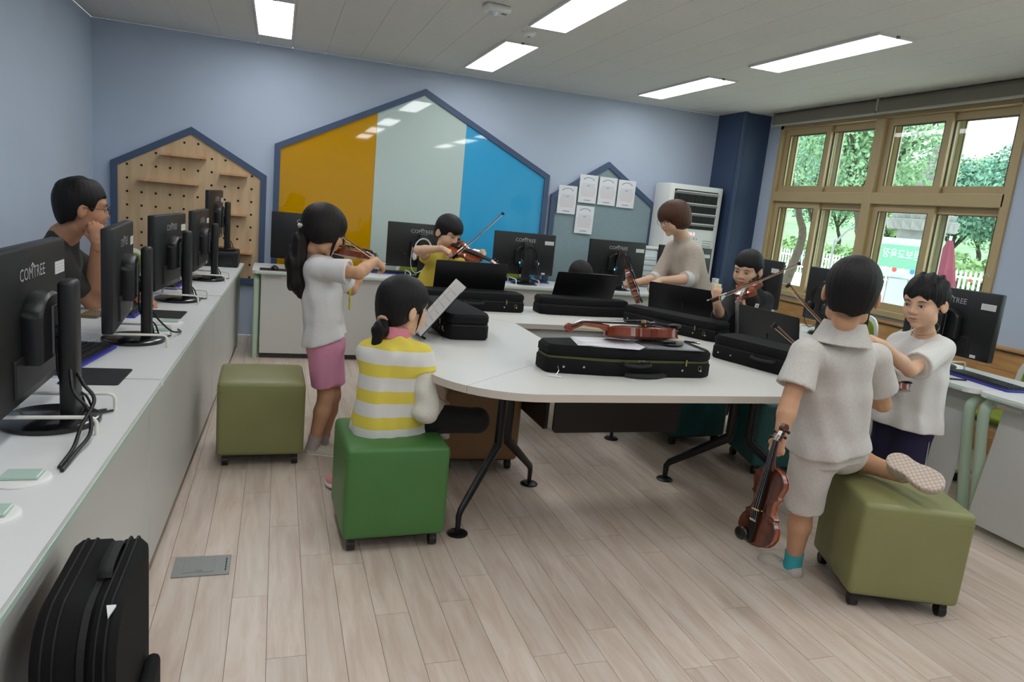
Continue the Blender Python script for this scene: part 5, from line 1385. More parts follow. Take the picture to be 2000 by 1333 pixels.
def shirt(t, T, J, k, m, loose=0.02, sleeve=0.8, hem=1.12, flare=0.03, seed=1, name='shirt', amp=0.003, neck=0.062, slr=0.03, hemdir=None, dist=None, cutneck=True, wide=0.8, top=None):
    s = Solid(); shL, shR, hL, hR, nb = J['shL'], J['shR'], J['hipL'], J['hipR'], J['neck']
    cm = (shL+shR)/2; pm_ = (hL+hR)/2; lat = (shR-shL).normalized(); lat2 = (hR-hL).normalized()
    sp = (pm_-cm)
    for f, hw, r_ in ((0.08, 0.090, 0.092), (0.38, 0.082, 0.100), (0.66, 0.078, 0.098), (0.95, 0.085, 0.102), (hem+0.08, 0.09, 0.104)):
        c_ = cm+sp*f; l_ = mix(lat, lat2, min(1, f)).normalized(); e = loose+flare*min(1.1, f)
        s.cap(c_-l_*hw*k*wide, c_+l_*hw*k*wide, r_*k+e*0.8, None, 0.06*k)
    s.cap(shL, shR, 0.052*k+loose*0.5, None, 0.05*k); s.cap(nb+(cm-nb)*0.1, cm, 0.064*k+0.008, 0.088*k, 0.04*k)
    s.fn(folds(amp, seed))
    hp = cm+sp*hem; hd_ = Vector(hemdir) if hemdir else sp
    s.plane(hp, hd_)
    if top is not None: s.plane(cm+sp*top, -sp); cutneck = False
    for q in ('LR' if top is None else ''):
        sh, el = J['sh'+q], J['el'+q]; e_ = mix(sh, el, min(sleeve, 1.0))
        s.cap(sh, e_, 0.054*k+loose*0.6, 0.046*k+slr*(0.7 if sleeve < 1 else 0.4), 0.03*k, cut1=sleeve < 1)
        if sleeve > 1:
            w_ = mix(el, J['wr'+q], sleeve-1); s.cap(el, w_, 0.046*k+slr*0.4, 0.036*k+slr*0.4, 0.02*k, cut1=True)
            d_ = (w_-el).normalized(); s.cap(w_-d_*0.02, w_+d_*0.02, 0.030*k+slr*0.25, None, 0.0, 'd')
        else:
            d_ = (e_-sh).normalized(); s.cap(e_-d_*0.012, e_+d_*0.03, 0.046*k+slr*0.7-0.015, None, 0.004, 'd', cut0=True)
    # openings
    if cutneck: s.cap(nb+(nb-cm)*0.0+Vector((0, 0, 0.002)), J['head'], neck*k+0.004, neck*k*1.05, 0.006, 'd')
    v, f = s.mesh(0.0068)
    return link(name, np_mesh(name, [(xform(v, T), f, 0)], [m] if not isinstance(m, list) else m), t)
def shorts(t, T, J, k, m, length=0.75, loose=0.022, waist=0.12, seed=4, name='shorts', amp=0.003, lens=None):
    s = Solid(); hL, hR = J['hipL'], J['hipR']; pm_ = (hL+hR)/2; cm = (J['shL']+J['shR'])/2; up = (cm-pm_).normalized(); lat = (hR-hL).normalized()
    s.cap(pm_-lat*0.07*k, pm_+lat*0.07*k, 0.104*k+loose*0.5, None, 0.04); c2 = pm_+up*waist*0.8; s.cap(c2-lat*0.065*k, c2+lat*0.065*k, 0.096*k+loose*0.3, None, 0.04)
    s.plane(pm_+up*waist, up)
    for i, q in enumerate('LR'):
        hp, kn, an = J['hip'+q], J['kn'+q], J['an'+q]; ln = lens[i] if lens else length
        if ln <= 1:
            e_ = mix(hp, kn, ln); d_ = (e_-hp).normalized()
            s.cap(hp, e_, 0.090*k+loose*0.7, 0.066*k+loose, 0.035*k, cut1=True)
            s.cap(e_-d_*0.012, e_+d_*0.03, 0.066*k+loose-0.016, None, 0.004, 'd', cut0=True)
        else:
            s.cap(hp, kn, 0.090*k+loose*0.7, 0.062*k+loose*0.7, 0.035*k); e_ = mix(kn, an, ln-1)
            s.cap(kn, e_, 0.062*k+loose*0.7, 0.046*k+loose*0.6, 0.02*k, cut1=True)
    s.fn(folds(amp, seed, 26, 16))
    v, f = s.mesh(0.0068)
    return link(name, np_mesh(name, [(xform(v, T), f, 0)], [m]), t)
def shoe(t, T, ank, d, up, k, mu, ms, sock=None, leg=None):
    M = frame(ank, d, up) @ Matrix.Scale(k, 4) @ Matrix.Translation((0, 0.035, -0.085))
    o = link('shoe', np_mesh('shoe', [(xform(SHOE[0][0], T @ M), SHOE[0][1], 0)], [mu]), t)
    link('sole', np_mesh('sole', [(xform(SHOE[1][0], T @ M), SHOE[1][1], 0)], [ms]), o)
    lc = MB()
    for i in range(4): lc.tube([T @ M @ Vector(p) for p in ((-0.018, 0.012+0.014*i, 0.069-0.006*i), (0, 0.012+0.014*i, 0.075-0.006*i), (0.018, 0.012+0.014*i, 0.069-0.006*i))], 0.0028*k, 6)
    lc.build('laces', ms, o, 60)['kind'] = 'stuff'
    if sock:
        a = Vector(ank); u = (Vector(leg)-a).normalized() if leg is not None else Vector(up)
        MB().tube([T @ (a+u*z) for z in (-0.03, 0.0, 0.02, 0.045)], [0.036*k/0.8, 0.034*k/0.8, 0.034*k/0.8, 0.036*k/0.8], 16).build('sock', sock, t, 60)
def glasses(t, T, hM, r_=0.019):
    M = T @ hM; m = mat('glasses_wire', (30, 28, 28), 0.3, metal=0.6)
    o = None
    for x in (-1, 1):
        P = [M @ Vector((x*0.033+r_*1.1*math.cos(a), 0.095, -0.002+r_*math.sin(a))) for a in [2*math.pi*i/18 for i in range(18)]]
        g = MB().tube(P, 0.0014, 6, closed=True).build('glasses', m, t, 60)
        MB().tube([M @ Vector((x*(0.033+r_*1.1), 0.094, 0.003)), M @ Vector((x*0.078, 0.05, 0.004)), M @ Vector((x*0.084, -0.01, 0.002))], 0.0013, 6).build('temple', m, g, 60)
        if x > 0: MB().tube([M @ Vector((-0.012, 0.095, 0.002)), M @ Vector((0, 0.098, 0.005)), M @ Vector((0.012, 0.095, 0.002))], 0.0013, 6).build('nose_bridge', m, g, 60)

SK1 = skin('child', (222, 180, 150)); SK2 = skin('tan', (206, 158, 124)); SK3 = skin('adult', (190, 138, 106)); SK4 = skin('deep', (150, 98, 70))
def standing_legs(J, hip, lat, hw, k, fwd, sp=0.05):
    hip = Vector(hip); lat = Vector(lat).normalized(); fwd = Vector(fwd)
    for q, s_ in (('L', -1), ('R', 1)):
        J['hip'+q] = hip+lat*hw*s_; J['kn'+q] = Vector((hip.x, hip.y, hip.z*0.52))+lat*(hw+0.01)*s_+fwd*0.01; J['an'+q] = Vector((hip.x, hip.y, 0.075))+lat*(hw+sp*0.4)*s_
PPL = {}
if True:
    # ---------------- girl with the long ponytail, standing and playing
    J = dict(head=at(634, 450, 3.93), fwd=Vector((0.92, 0.16, -0.34)), up=Vector((0.25, 0.05, 1)), neck=at(614, 506, 3.96), shR=at(618, 524, 3.84), shL=at(636, 520, 4.07), elR=at(700, 534, 3.74), wrR=at(733, 510, 3.88),
             elL=at(686, 566, 4.18), wrL=at(716, 512, 4.32), hipR=at(632, 672, 3.88), hipL=at(640, 668, 4.02), knR=at(637, 775, 3.90), knL=at(650, 772, 4.02), anR=at(613, 866, 3.90), anL=at(630, 860, 4.03))
    J['handR'] = ('hold', Vector((0.7, 0.25, -0.45)), Vector((0.4, -0.5, 0.7))); J['handL'] = ('grip', Vector((0.5, 0.3, 0.7)), Vector((0.6, -0.3, -0.5)))
    t, T, hM = person('standing person with long ponytail in white T-shirt and pink shorts playing a violin', J, 0.80, SK2, HDBR, 'pony_high', 1.13); PPL['g1'] = (t, T, hM, J)
    shirt(t, T, J, 0.80, cloth('white', (230, 228, 226)), 0.016, 0.78, 0.94, 0.022, 11, amp=0.006, hemdir=(0.30, 0, -1), slr=0.045)
    shorts(t, T, J, 0.80, cloth('pink', (236, 160, 192)), 0.79, 0.024, 0.16, 12)
    for q in 'LR': shoe(t, T, J['an'+q], (0.96, -0.22, 0), (0, 0, 1), 0.86, cloth('shoe_cream', (214, 206, 190)), m_cshell, cloth('sock_grey', (190, 176, 172)), J['kn'+q])
    pt = [at(600, 442, 3.93), at(588, 470, 3.91), at(578, 515, 3.89), at(580, 555, 3.88), at(592, 585, 3.88)]
    s = Solid()
    for i, (r0, r1) in enumerate(((0.030, 0.042), (0.042, 0.050), (0.050, 0.044), (0.044, 0.012))): s.cap(pt[i], pt[i+1], r0, r1, 0.02)
    s.fn(lambda D, X, Y, Z: D+0.004*np.sin(150*X+60*Y+8*Z)+0.003*np.sin(90*X-130*Y))
    v, f = s.mesh(0.005); link('ponytail', np_mesh('ponytail', [(xform(v, T), f, 0)], [HDBR]), t)
    c = at(597, 446, 3.915); d_ = (pt[1]-pt[0]).normalized(); P = []
    u_ = d_.orthogonal().normalized(); w2 = d_.cross(u_)
    for i in range(16): a = 2*math.pi*i/16; P.append(T @ (c+u_*math.cos(a)*0.034+w2*math.sin(a)*0.034+d_*0.004*math.sin(5*a)))
    MB().tube(P, 0.011, 8, closed=True).build('hair_tie', cloth('tie_white', (222, 216, 204)), t, 60)
    fl = T @ at(679, 585, 3.98)
    for dx in (0.0, 0.02, -0.02): MB().ell(fl+Vector((0.012, 0.005, dx*2)), (0.006, 0.03, 0.022), 10).build('shirt_print', mat('print_yellow', (214, 206, 40), 0.7), t, 60)

    # ---------------- girl in the striped shirt, sitting
    J = dict(head=at(789, 600, 2.99), fwd=Vector((0.86, 0.42, -0.12)), up=Vector((0.05, 0.0, 1)), neck=at(770, 656, 2.95), shL=at(722, 690, 2.93), shR=at(822, 698, 2.86), elL=at(748, 790, 3.14), wrL=at(775, 815, 3.22), elR=at(833, 800, 2.82), wrR=at(858, 790, 3.12),
             hipL=at(733, 822, 2.92), hipR=at(788, 822, 2.95), knL=at(742, 812, 3.26), anL=Vector((0.36, 3.32, 0.085)), knR=at(932, 820, 2.97), anR=at(868, 826, 3.16))
    J['handL'] = ('relaxed', Vector((0.4, 0.8, -0.2)), Vector((0, 0, 1))); J['handR'] = ('relaxed', Vector((0.5, 0.7, -0.1)), Vector((0, 0, 1)))
    t, T, hM = person('person in a yellow and white striped shirt sitting, back to the camera', J, 0.80, SK1, HBLK, 'pony_low', 1.12, base=(0.49, 2.94, 0.455))
    ms = bpy.data.materials.new('striped_jersey'); ms.use_nodes = True; nt = ms.node_tree; b = nt.nodes['Principled BSDF']; b.inputs['Roughness'].default_value = 0.85
    ge = nt.nodes.new('ShaderNodeTexCoord'); sx_ = nt.nodes.new('ShaderNodeSeparateXYZ'); nt.links.new(ge.outputs['Object'], sx_.inputs[0])
    md = nt.nodes.new('ShaderNodeMath'); md.operation = 'MULTIPLY_ADD'; md.inputs[1].default_value = 1/0.112; md.inputs[2].default_value = 10.62; nt.links.new(sx_.outputs['Z'], md.inputs[0])
    fr = nt.nodes.new('ShaderNodeMath'); fr.operation = 'FRACT'; nt.links.new(md.outputs[0], fr.inputs[0])
    rp = nt.nodes.new('ShaderNodeValToRGB'); rp.color_ramp.interpolation = 'CONSTANT'; e = rp.color_ramp.elements; e[0].color = (*lin((226, 206, 82)), 1); e[1].position = 0.47; e[1].color = (*lin((220, 218, 212)), 1)
    nt.links.new(fr.outputs[0], rp.inputs[0]); nt.links.new(rp.outputs[0], b.inputs['Base Color'])
    shirt(t, T, J, 0.80, ms, 0.014, 0.30, 1.16, 0.022, 21, amp=0.005, neck=0.075, wide=0.76)
    mw = cloth('cream_sleeve', (222, 218, 206)); s = Solid()
    for q in 'LR':
        a_, b_, c_ = J['sh'+q], J['el'+q], J['wr'+q]; s.cap(mix(a_, b_, 0.1), b_, 0.050, 0.054, 0.01); s.cap(b_, mix(b_, c_, 0.9), 0.054, 0.036, 0.015, cut1=True)
    s.fn(folds(0.0035, 22, 14, 40)); v, f = s.mesh(0.007); link('undershirt_sleeves', np_mesh('undershirt_sleeves', [(xform(v, T), f, 0)], [mw]), t)
    shorts(t, T, J, 0.80, cloth('black', (14, 14, 15), 0.2), 1.85, 0.008, 0.06, 23, 'trousers', 0.004)
    # polo collar
    s = Solid(); n_ = J['neck']; s.cap(n_+Vector((0, 0, -0.012)), n_+Vector((0.006, 0.004, 0.040)), 0.074, 0.056, 0.0, cut0=True, cut1=True); s.cap(n_+Vector((0, 0, 0.01)), n_+Vector((0.01, 0.006, 0.09)), 0.050, 0.046, 0.0, 'd')
    v, f = s.mesh(0.005); link('collar', np_mesh('collar', [(xform(v, T), f, 0)], [cloth('collar_pink', (216, 130, 146))]), t)
    pt = [at(752, 628, 2.93), at(742, 645, 2.90), at(735, 670, 2.89)]
    s = Solid(); s.cap(pt[0], pt[1], 0.022, 0.034, 0.01); s.cap(pt[1], pt[2], 0.034, 0.020, 0.01); s.fn(lambda D, X, Y, Z: D+0.0035*np.sin(170*X+60*Y)); v, f = s.mesh(0.005); link('ponytail', np_mesh('ponytail', [(xform(v, T), f, 0)], [HBLK]), t)
    d_ = (pt[1]-pt[0]).normalized(); u_ = d_.orthogonal().normalized(); w2 = d_.cross(u_)
    MB().tube([T @ (pt[0]+u_*math.cos(a)*0.027+w2*math.sin(a)*0.027) for a in [2*math.pi*i/14 for i in range(14)]], 0.009, 8, closed=True).build('hair_tie', cloth('tie_peach', (222, 176, 150)), t, 60)
    shoe(t, T, J['anL'], (-0.5, 0.85, 0), (0, 0, 1), 0.84, cloth('shoe_pink', (222, 150, 160)), m_cshell)
    shoe(t, T, J['anR'], (-0.6, 0.7, -0.1), (0.5, 0.3, 0.8), 0.84, cloth('shoe_pink', (222, 150, 160)), m_cshell)

    # ---------------- boy in grey, kneeling on the stool with one leg
    J = dict(head=at(1663, 572, 2.15), fwd=Vector((0.66, 0.72, -0.12)), up=Vector((0.06, 0.0, 1)), neck=at(1646, 652, 2.17), shL=at(1574, 692, 2.17), shR=at(1708, 698, 2.22), elL=at(1541, 790, 2.13), wrL=at(1524, 852, 2.10), elR=at(1724, 790, 2.27), wrR=at(1690, 772, 2.46),
             hipL=at(1588, 872, 2.22), hipR=at(1648, 878, 2.24), knL=at(1568, 992, 2.26), anL=at(1549, 1096, 2.30), knR=Vector((2.43, 2.36, 0.515)), anR=atz(1763, 930, 0.525))
    J['handL'] = ('hold', Vector((-0.05, 0.05, -1)), Vector((-0.75, -0.6, 0.05))); J['handR'] = ('grip', Vector((-0.1, 0.9, 0.2)), Vector((0.3, 0.1, 0.9)))
    t, T, hM = person('person in light grey shirt and shorts seen from behind, one knee on a stool', J, 0.82, SK2, HBLK, 'short', 1.17, base=(2.13, 2.30, 0)); PPL['b1'] = (t, T, hM, J)
    mg = cloth('heather_grey', (206, 201, 194), 0.08, 90)
    shirt(t, T, J, 0.82, mg, 0.024, 0.66, 0.98, 0.024, 31, amp=0.006, neck=0.05, slr=0.05)
    shirt(t, T, J, 0.82, mg, 0.012, 0.6, 1.10, 0.012, 33, amp=0.002, name='waistband', top=0.94)
    s = Solid(); n_ = J['neck']; s.cap(n_+Vector((0, 0.0, -0.042)), n_+Vector((0.004, 0.004, 0.048)), 0.116, 0.076, 0.0, cut0=True, cut1=True); s.cap(n_+Vector((0, 0, 0.015)), n_+Vector((0.01, 0.01, 0.09)), 0.070, 0.064, 0.0, 'd')
    v, f = s.mesh(0.005); link('collar', np_mesh('collar', [(xform(v, T), f, 0)], [mg]), t)
    shorts(t, T, J, 0.82, mg, 0.9, 0.028, 0.10, 32, amp=0.004, lens=(0.98, 0.95))
    mshoe = cloth('shoe_taupe', (196, 186, 174)); msole = mat('sole_beige', (200, 184, 168), 0.7)
    nt = msole.node_tree; tc = nt.nodes.new('ShaderNodeTexCoord'); mp = nt.nodes.new('ShaderNodeMapping'); mp.inputs['Rotation'].default_value = (0.3, 0.4, rad(38)); nt.links.new(tc.outputs['Object'], mp.inputs[0])
    bk = nt.nodes.new('ShaderNodeTexBrick'); bk.offset = 0; bk.inputs['Scale'].default_value = 55; bk.inputs['Brick Width'].default_value = 0.8; bk.inputs['Row Height'].default_value = 0.8; bk.inputs['Mortar Size'].default_value = 0.06
    bk.inputs['Color1'].default_value = bk.inputs['Color2'].default_value = (*lin((206, 192, 178)), 1); bk.inputs['Mortar'].default_value = (*lin((168, 140, 124)), 1)
    nt.links.new(mp.outputs[0], bk.inputs[0]); nt.links.new(bk.outputs['Color'], nt.nodes['Principled BSDF'].inputs['Base Color'])
    shoe(t, T, J['anL'], (-0.35, 0.9, 0), (0, 0, 1), 0.90, mshoe, m_cshell, cloth('sock_teal', (60, 176, 186)), J['knL'])
    ft = (atz(1866, 994, 0.482)-J['anR']); shoe(t, T, J['anR'], ft, Vector((0.45, 0.55, -0.65)), 1.02, mshoe, msole)

    # ---------------- boy in the white T-shirt at the right
    J = dict(head=at(1806, 590, 2.70), fwd=Vector((-0.96, -0.26, -0.20)), up=Vector((-0.02, 0, 1)), neck=at(1806, 656, 2.74), shL=at(1838, 682, 2.65), shR=at(1758, 670, 2.88), elL=at(1778, 724, 2.52), wrL=at(1722, 672, 2.52), elR=at(1722, 745, 2.80), wrR=at(1688, 715, 2.66))
    standing_legs(J, at(1764, 826, 2.76), J['shR']-J['shL'], 0.062, 0.8, (-0.7, -0.6, 0))
    J['handL'] = ('hold', Vector((-0.9, 0.1, 0.35)), Vector((0.1, -0.3, 0.9))); J['handR'] = ('grip', Vector((-0.6, -0.5, 0.2)), Vector((0, 0, 1)))
    t, T, hM = person('person in white T-shirt and navy shorts standing beside the one in grey', J, 0.80, SK1, HBLK, 'spiky', 1.15); PPL['b2'] = (t, T, hM, J)
    shirt(t, T, J, 0.80, cloth('pale_grey_tee', (224, 221, 216)), 0.026, 0.80, 1.02, 0.040, 41, amp=0.007, neck=0.070, slr=0.05)
    shorts(t, T, J, 0.80, cloth('navy', (32, 28, 62), 0.1), 0.95, 0.03, 0.10, 42)
    for q in 'LR': shoe(t, T, J['an'+q], (-0.75, -0.6, 0), (0, 0, 1), 0.86, mshoe, m_cshell, cloth('sock_grey', (190, 176, 172)), J['kn'+q])
    a_, b_ = J['hipL'], J['knL']; o_ = Vector((0.02, -0.088, 0))
    MB().tube([T @ (mix(a_, b_, f_)+o_) for f_ in (0.0, 0.35, 0.7, 0.93)], 0.004, 6, flat=0.5).build('side_stripe', m_cshell, t, 60)
    cx_ = T @ (mix((J['shL']+J['shR'])/2, (J['hipL']+J['hipR'])/2, 0.30)+Vector((-0.085, -0.075, 0)))
    M_ = T @ hM; MB().tube([M_ @ Vector((0.055*math.cos(a), -0.024+0.05*math.sin(a), -0.125-0.022*math.sin(a))) for a in [2*math.pi*i/20 for i in range(20)]], 0.0014, 6, closed=True).build('necklace', m_brass, t, 60)

    # ---------------- boy in black playing
    J = dict(head=at(1460, 526, 4.14), fwd=Vector((-0.84, -0.52, -0.26)), up=Vector((0.1, 0, 1)), neck=at(1467, 568, 4.20), shR=at(1432, 588, 4.12), shL=at(1494, 586, 4.20), elR=at(1406, 618, 3.98), wrR=at(1398, 585, 3.84), elL=at(1484, 634, 4.02), wrL=at(1451, 602, 3.90))
    standing_legs(J, (3.20, 4.25, 0.66), (J['shR']-J['shL']), 0.06, 0.8, (-0.6, -0.7, 0))
    J['handR'] = ('hold', Vector((-0.1, -0.2, 0.9)), Vector((-0.5, -0.6, 0))); J['handL'] = ('grip', Vector((-0.5, -0.2, 0.5)), Vector((0.1, -0.7, -0.4)))
    t, T, hM = person('person in a black shirt with a small flag patch playing a violin', J, 0.80, SK1, HBLK, 'short', 1.13); PPL['b3'] = (t, T, hM, J)
    mb_ = cloth('black_tee', (11, 11, 14), 0.15)
    shirt(t, T, J, 0.80, mb_, 0.024, 1.15, 1.08, 0.03, 51, amp=0.005, slr=0.05); shorts(t, T, J, 0.80, cloth('black', (14, 14, 15), 0.2), 1.8, 0.02, 0.1, 52, 'trousers')
    for q in 'LR': shoe(t, T, J['an'+q], (-0.6, -0.75, 0), (0, 0, 1), 0.86, mshoe, m_cshell)
    pp = T @ (at(1478, 598, 4.02)); fp = MB().box((0, 0, 0), (0.045, 0.003, 0.032)); Mf = frame(pp, (-0.35, 0.85, 0.1), (0.1, 0, 1)); fp.xf(Mf); fo = fp.build('flag_patch', m_paper, t)
    MB().ell((-0.0, -0.002, 0), (0.008, 0.0012, 0.008), 12, Mf).build('flag_disc', oc[0], fo, 60)

    # ---------------- boy in yellow playing at the back
    J = dict(head=at(877, 455, 5.28), fwd=Vector((0.42, -0.84, -0.34)), up=Vector((0.06, 0, 1)), neck=at(866, 500, 5.34), shR=at(846, 510, 5.28), shL=at(892, 512, 5.38), elR=at(816, 489, 5.16), wrR=at(864, 486, 5.04), elL=at(912, 530, 5.20), wrL=at(936, 506, 5.04))
    standing_legs(J, (1.13, 5.36, 0.66), (J['shR']-J['shL']), 0.06, 0.8, (0.3, -0.9, 0))
    J['handR'] = ('hold', Vector((0.85, -0.2, -0.35)), Vector((0.2, -0.6, 0.7))); J['handL'] = ('grip', Vector((0.4, -0.5, 0.6)), Vector((0.5, -0.2, -0.6)))
    t, T, hM = person('small person in a plain yellow shirt playing a violin at the back', J, 0.78, SK1, HBLK, 'bowl', 1.14); PPL['b4'] = (t, T, hM, J)
    shirt(t, T, J, 0.78, cloth('yellow', (206, 184, 66)), 0.022, 0.55, 1.1, 0.03, 61); shorts(t, T, J, 0.78, cloth('navy', (32, 28, 62), 0.1), 0.95, 0.03, 0.1, 62)
    for q in 'LR': shoe(t, T, J['an'+q], (0.3, -0.9, 0), (0, 0, 1), 0.84, mshoe, m_cshell)

    # ---------------- teacher
    J = dict(head=at(1315, 427, 5.20), fwd=Vector((-0.96, -0.24, -0.34)), up=Vector((-0.18, 0, 1)), neck=at(1332, 463, 5.24), shL=at(1352, 492, 5.15), shR=at(1318, 486, 5.40), elL=at(1350, 545, 5.08), wrL=at(1290, 548, 4.98), elR=at(1282, 545, 5.36), wrR=at(1239, 553, 5.22))
    standing_legs(J, at(1345, 580, 5.32)+Vector((0.02, 0, 0)), (J['shR']-J['shL']), 0.075, 1.0, (-0.8, -0.4, 0))
    J['handL'] = ('relaxed', Vector((-0.9, -0.2, -0.4)), Vector((-0.3, -0.2, 0.9))); J['handR'] = ('grip', Vector((-0.9, -0.1, 0.1)), Vector((0.1, -0.3, 0.9)))
    t, T, hM = person('person with brown bobbed hair and glasses in a beige blouse, holding a violin', J, 0.96, SK1, HBRN, 'bob', 1.21); PPL['te'] = (t, T, hM, J)
    ml = cloth('linen_beige', (190, 176, 162), 0.12, 30, stretch=(1, 1, 6))
    shirt(t, T, J, 0.96, ml, 0.034, 1.15, 1.06, 0.03, 71, amp=0.006, slr=0.05, name='blouse', neck=0.048)
    cuff = cloth('cuff_white', (208, 206, 204))
    for q in 'LR':
        a_, b_ = J['el'+q], J['wr'+q]; c_ = mix(a_, b_, 0.12); d_ = (b_-a_).normalized()
        MB().tube([T @ (c_+d_*z) for z in (-0.03, -0.01, 0.02, 0.045)], [0.064, 0.066, 0.066, 0.063], 18).build('cuff', cuff, t, 60)
    shorts(t, T, J, 0.96, cloth('charcoal', (40, 40, 44), 0.1), 1.9, 0.02, 0.12, 72, 'trousers')
    for q in 'LR': shoe(t, T, J['an'+q], (-0.85, -0.4, 0), (0, 0, 1), 1.0, m_black, m_black)
    glasses(t, T, hM, 0.021)

    # ---------------- child hidden behind the music stand, sitting
    J = dict(head=at(1134, 541, 5.32), fwd=Vector((0.15, -0.95, -0.30)), up=Vector((0, 0, 1)), neck=at(1130, 572, 5.36), shR=at(1103, 592, 5.36), shL=at(1158, 595, 5.36), elR=at(1098, 640, 5.22), wrR=at(1120, 640, 5.05), elL=at(1165, 642, 5.22), wrL=at(1140, 640, 5.05))
    c_ = J['neck']; hz = Vector((c_.x, 5.40, 0.55)); lt = Vector((-1, 0, 0))
    for q, s_ in (('R', 1), ('L', -1)):
        J['hip'+q] = hz+lt*0.06*s_; J['kn'+q] = Vector((hz.x, 5.10, 0.53))+lt*0.08*s_; J['an'+q] = Vector((hz.x, 5.06, 0.085))+lt*0.08*s_
    J['handR'] = ('relaxed', Vector((0.3, -0.8, 0.1)), Vector((0, 0, 1))); J['handL'] = ('relaxed', Vector((-0.3, -0.8, 0.1)), Vector((0, 0, 1)))
    t, T, hM = person('person of whom only the dark hair shows above a black music stand', J, 0.76, SK1, HDBR, 'short', 1.10, base=(hz.x, hz.y, 0.455))
    shirt(t, T, J, 0.76, cloth('black_tee', (11, 11, 14), 0.15), 0.02, 0.7, 1.02, 0.02, 81); shorts(t, T, J, 0.76, cloth('navy', (32, 28, 62), 0.1), 1.8, 0.02, 0.1, 82, 'trousers')
    for q in 'LR': shoe(t, T, J['an'+q], (0, -1, 0), (0, 0, 1), 0.82, mshoe, m_cshell)
    stool('olive cube stool behind the table under the half hidden child', (hz.x, hz.y+0.02, 0), 0, OLIVE)

    # ---------------- man leaning on his hand
    J = dict(head=at(162, 404, 3.94), fwd=Vector((0.93, 0.35, -0.06)), up=Vector((0.12, 0, 1)), neck=at(124, 462, 3.97), shR=at(96, 512, 3.80), shL=at(128, 500, 4.20), elR=at(182, 592, 4.02), wrR=at(191, 476, 3.84), elL=Vector((-0.84, 4.38, 0.80)), wrL=Vector((-0.70, 4.18, 0.79)))
    for q, s_ in (('R', 1), ('L', -1)):
        J['hip'+q] = Vector((-1.24, 3.98-0.085*s_, 0.55)); J['kn'+q] = Vector((-0.84, 3.98-0.11*s_, 0.545)); J['an'+q] = Vector((-0.86, 3.98-0.11*s_, 0.10))
    J['handR'] = ('hold', Vector((-0.10, 0.12, 1)), Vector((0.35, -0.93, 0))); J['handL'] = ('relaxed', Vector((0.8, -0.5, -0.02)), Vector((0, 0, 1)))
    t, T, hM = person('person in a dark T-shirt resting a cheek on one hand behind the monitors', J, 1.0, SK3, HBLK, 'man', 1.13, base=(-1.24, 3.98, 0.47)); PPL['man'] = (t, T, hM, J)
    shirt(t, T, J, 1.0, cloth('charcoal_tee', (52, 50, 48), 0.1), 0.022, 0.66, 1.04, 0.02, 91, amp=0.004, neck=0.052)
    shorts(t, T, J, 1.0, cloth('charcoal', (40, 40, 44), 0.1), 1.9, 0.02, 0.1, 92, 'trousers')
    for q in 'LR': shoe(t, T, J['an'+q], (1, 0, 0), (0, 0, 1), 1.08, m_black, m_black)
    glasses(t, T, hM)
    pv = T @ mix((J['shL']+J['shR'])/2, (J['hipL']+J['hipR'])/2, 0.35); MB().box(pv+Vector((0.125, -0.05, 0.0)), (0.004, 0.06, 0.03), (0, 25, 0)).build('chest_print', mat('print_green', (40, 120, 70), 0.7), t)
    dup(CHP, (-1.26, 3.98, 0), 90, 'white and olive green chair under the person in a dark T-shirt')
    # ---------------- instruments in hand
    def play(label, chin, hand, up, sc_=0.86, top=m_vtop, rib=m_vrib):
        d = (hand-chin).normalized(); return violin(label, frame(chin+d*(0.1775*sc_-0.02), d, up), sc_, top, rib)
    play('violin under the chin of the child with the long ponytail', at(664, 496, 3.97), at(728, 506, 4.34), Vector((-0.15, -0.35, 0.9)))
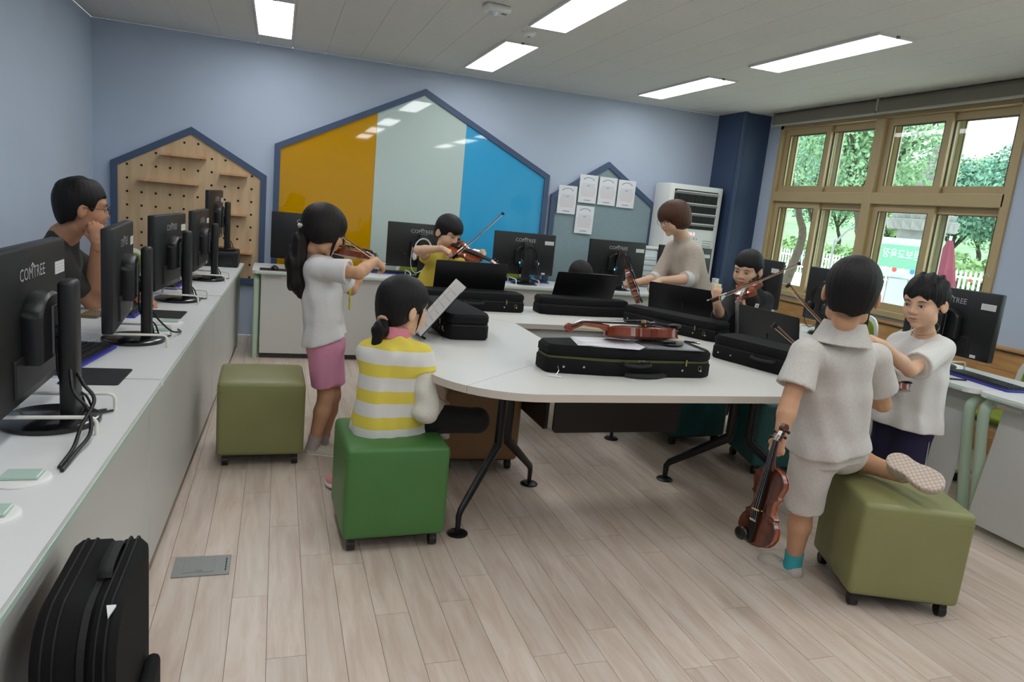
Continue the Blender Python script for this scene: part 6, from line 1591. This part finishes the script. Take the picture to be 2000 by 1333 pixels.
    bow('bow in the hand of the child with the long ponytail', at(750, 516, 3.93), at(628, 432, 4.22), (0, 0.2, -1))
    play('violin under the chin of the child in yellow', at(884, 486, 5.22), at(946, 512, 4.98), Vector((-0.35, -0.45, 0.8)))
    bow('bow pointing up to the blue glass, held by the child in yellow', at(878, 507, 5.00), at(983, 416, 4.94), (0.3, 0.1, -0.9))
    play('violin of the child in black, its scroll pointing down to the camera', at(1466, 558, 4.08), at(1443, 606, 3.70), Vector((-0.65, -0.35, 0.65)))
    bow('long bow crossing the window, held by the child in black', at(1384, 588, 3.82), at(1563, 514, 3.78), (0.2, -0.1, -0.9))
    a_ = at(1536, 846, 2.08); b_ = at(1478, 1066, 2.04); d_ = (a_-b_).normalized()
    violin('dark violin hanging upside down from the hand of the child in grey', frame(b_+d_*0.1775*0.86, d_, Vector((-0.97, -0.14, 0.05))), 0.86, m_vdark, m_vtop)
    a_ = at(1209, 494, 5.06); b_ = at(1243, 594, 5.02); d_ = (a_-b_).normalized()
    violin('violin held upright by the person in beige, seen from its narrow side', frame(b_+d_*0.1775*0.84, d_, Vector((0.85, -0.35, 0.25))), 0.84, m_vdark, m_vrib)
    a_ = at(1690, 742, 2.56); b_ = at(1756, 766, 2.62); d_ = (a_-b_).normalized()
    violin('dark violin half hidden between the two children in white and grey', frame(b_+d_*0.1775*0.8, d_, Vector((0.2, 0.3, 0.9))), 0.80, m_vdark, m_vrib)
    bow('pale bow rising left of the head of the child in grey', at(1668, 690, 2.50), at(1538, 556, 2.62), (-0.5, 0.1, -0.8))
    bow('bow whose tip shows left of the shoulder of the child in grey', at(1675, 770, 2.44), at(1511, 634, 2.44), (-0.4, 0.1, -0.8))
    # bone check
    for nm, q in PPL.items():
        J = q[3]; print(nm, ' '.join('%s%.2f' % (a+b, (J[a]-J[b]).length) for a, b in (('shL', 'elL'), ('elL', 'wrL'), ('shR', 'elR'), ('elR', 'wrR'), ('shL', 'shR'), ('hipL', 'knL'), ('knL', 'anL'), ('neck', 'head'))), 'z', round(J['hipL'].z, 2), round(J['head'].z, 2))
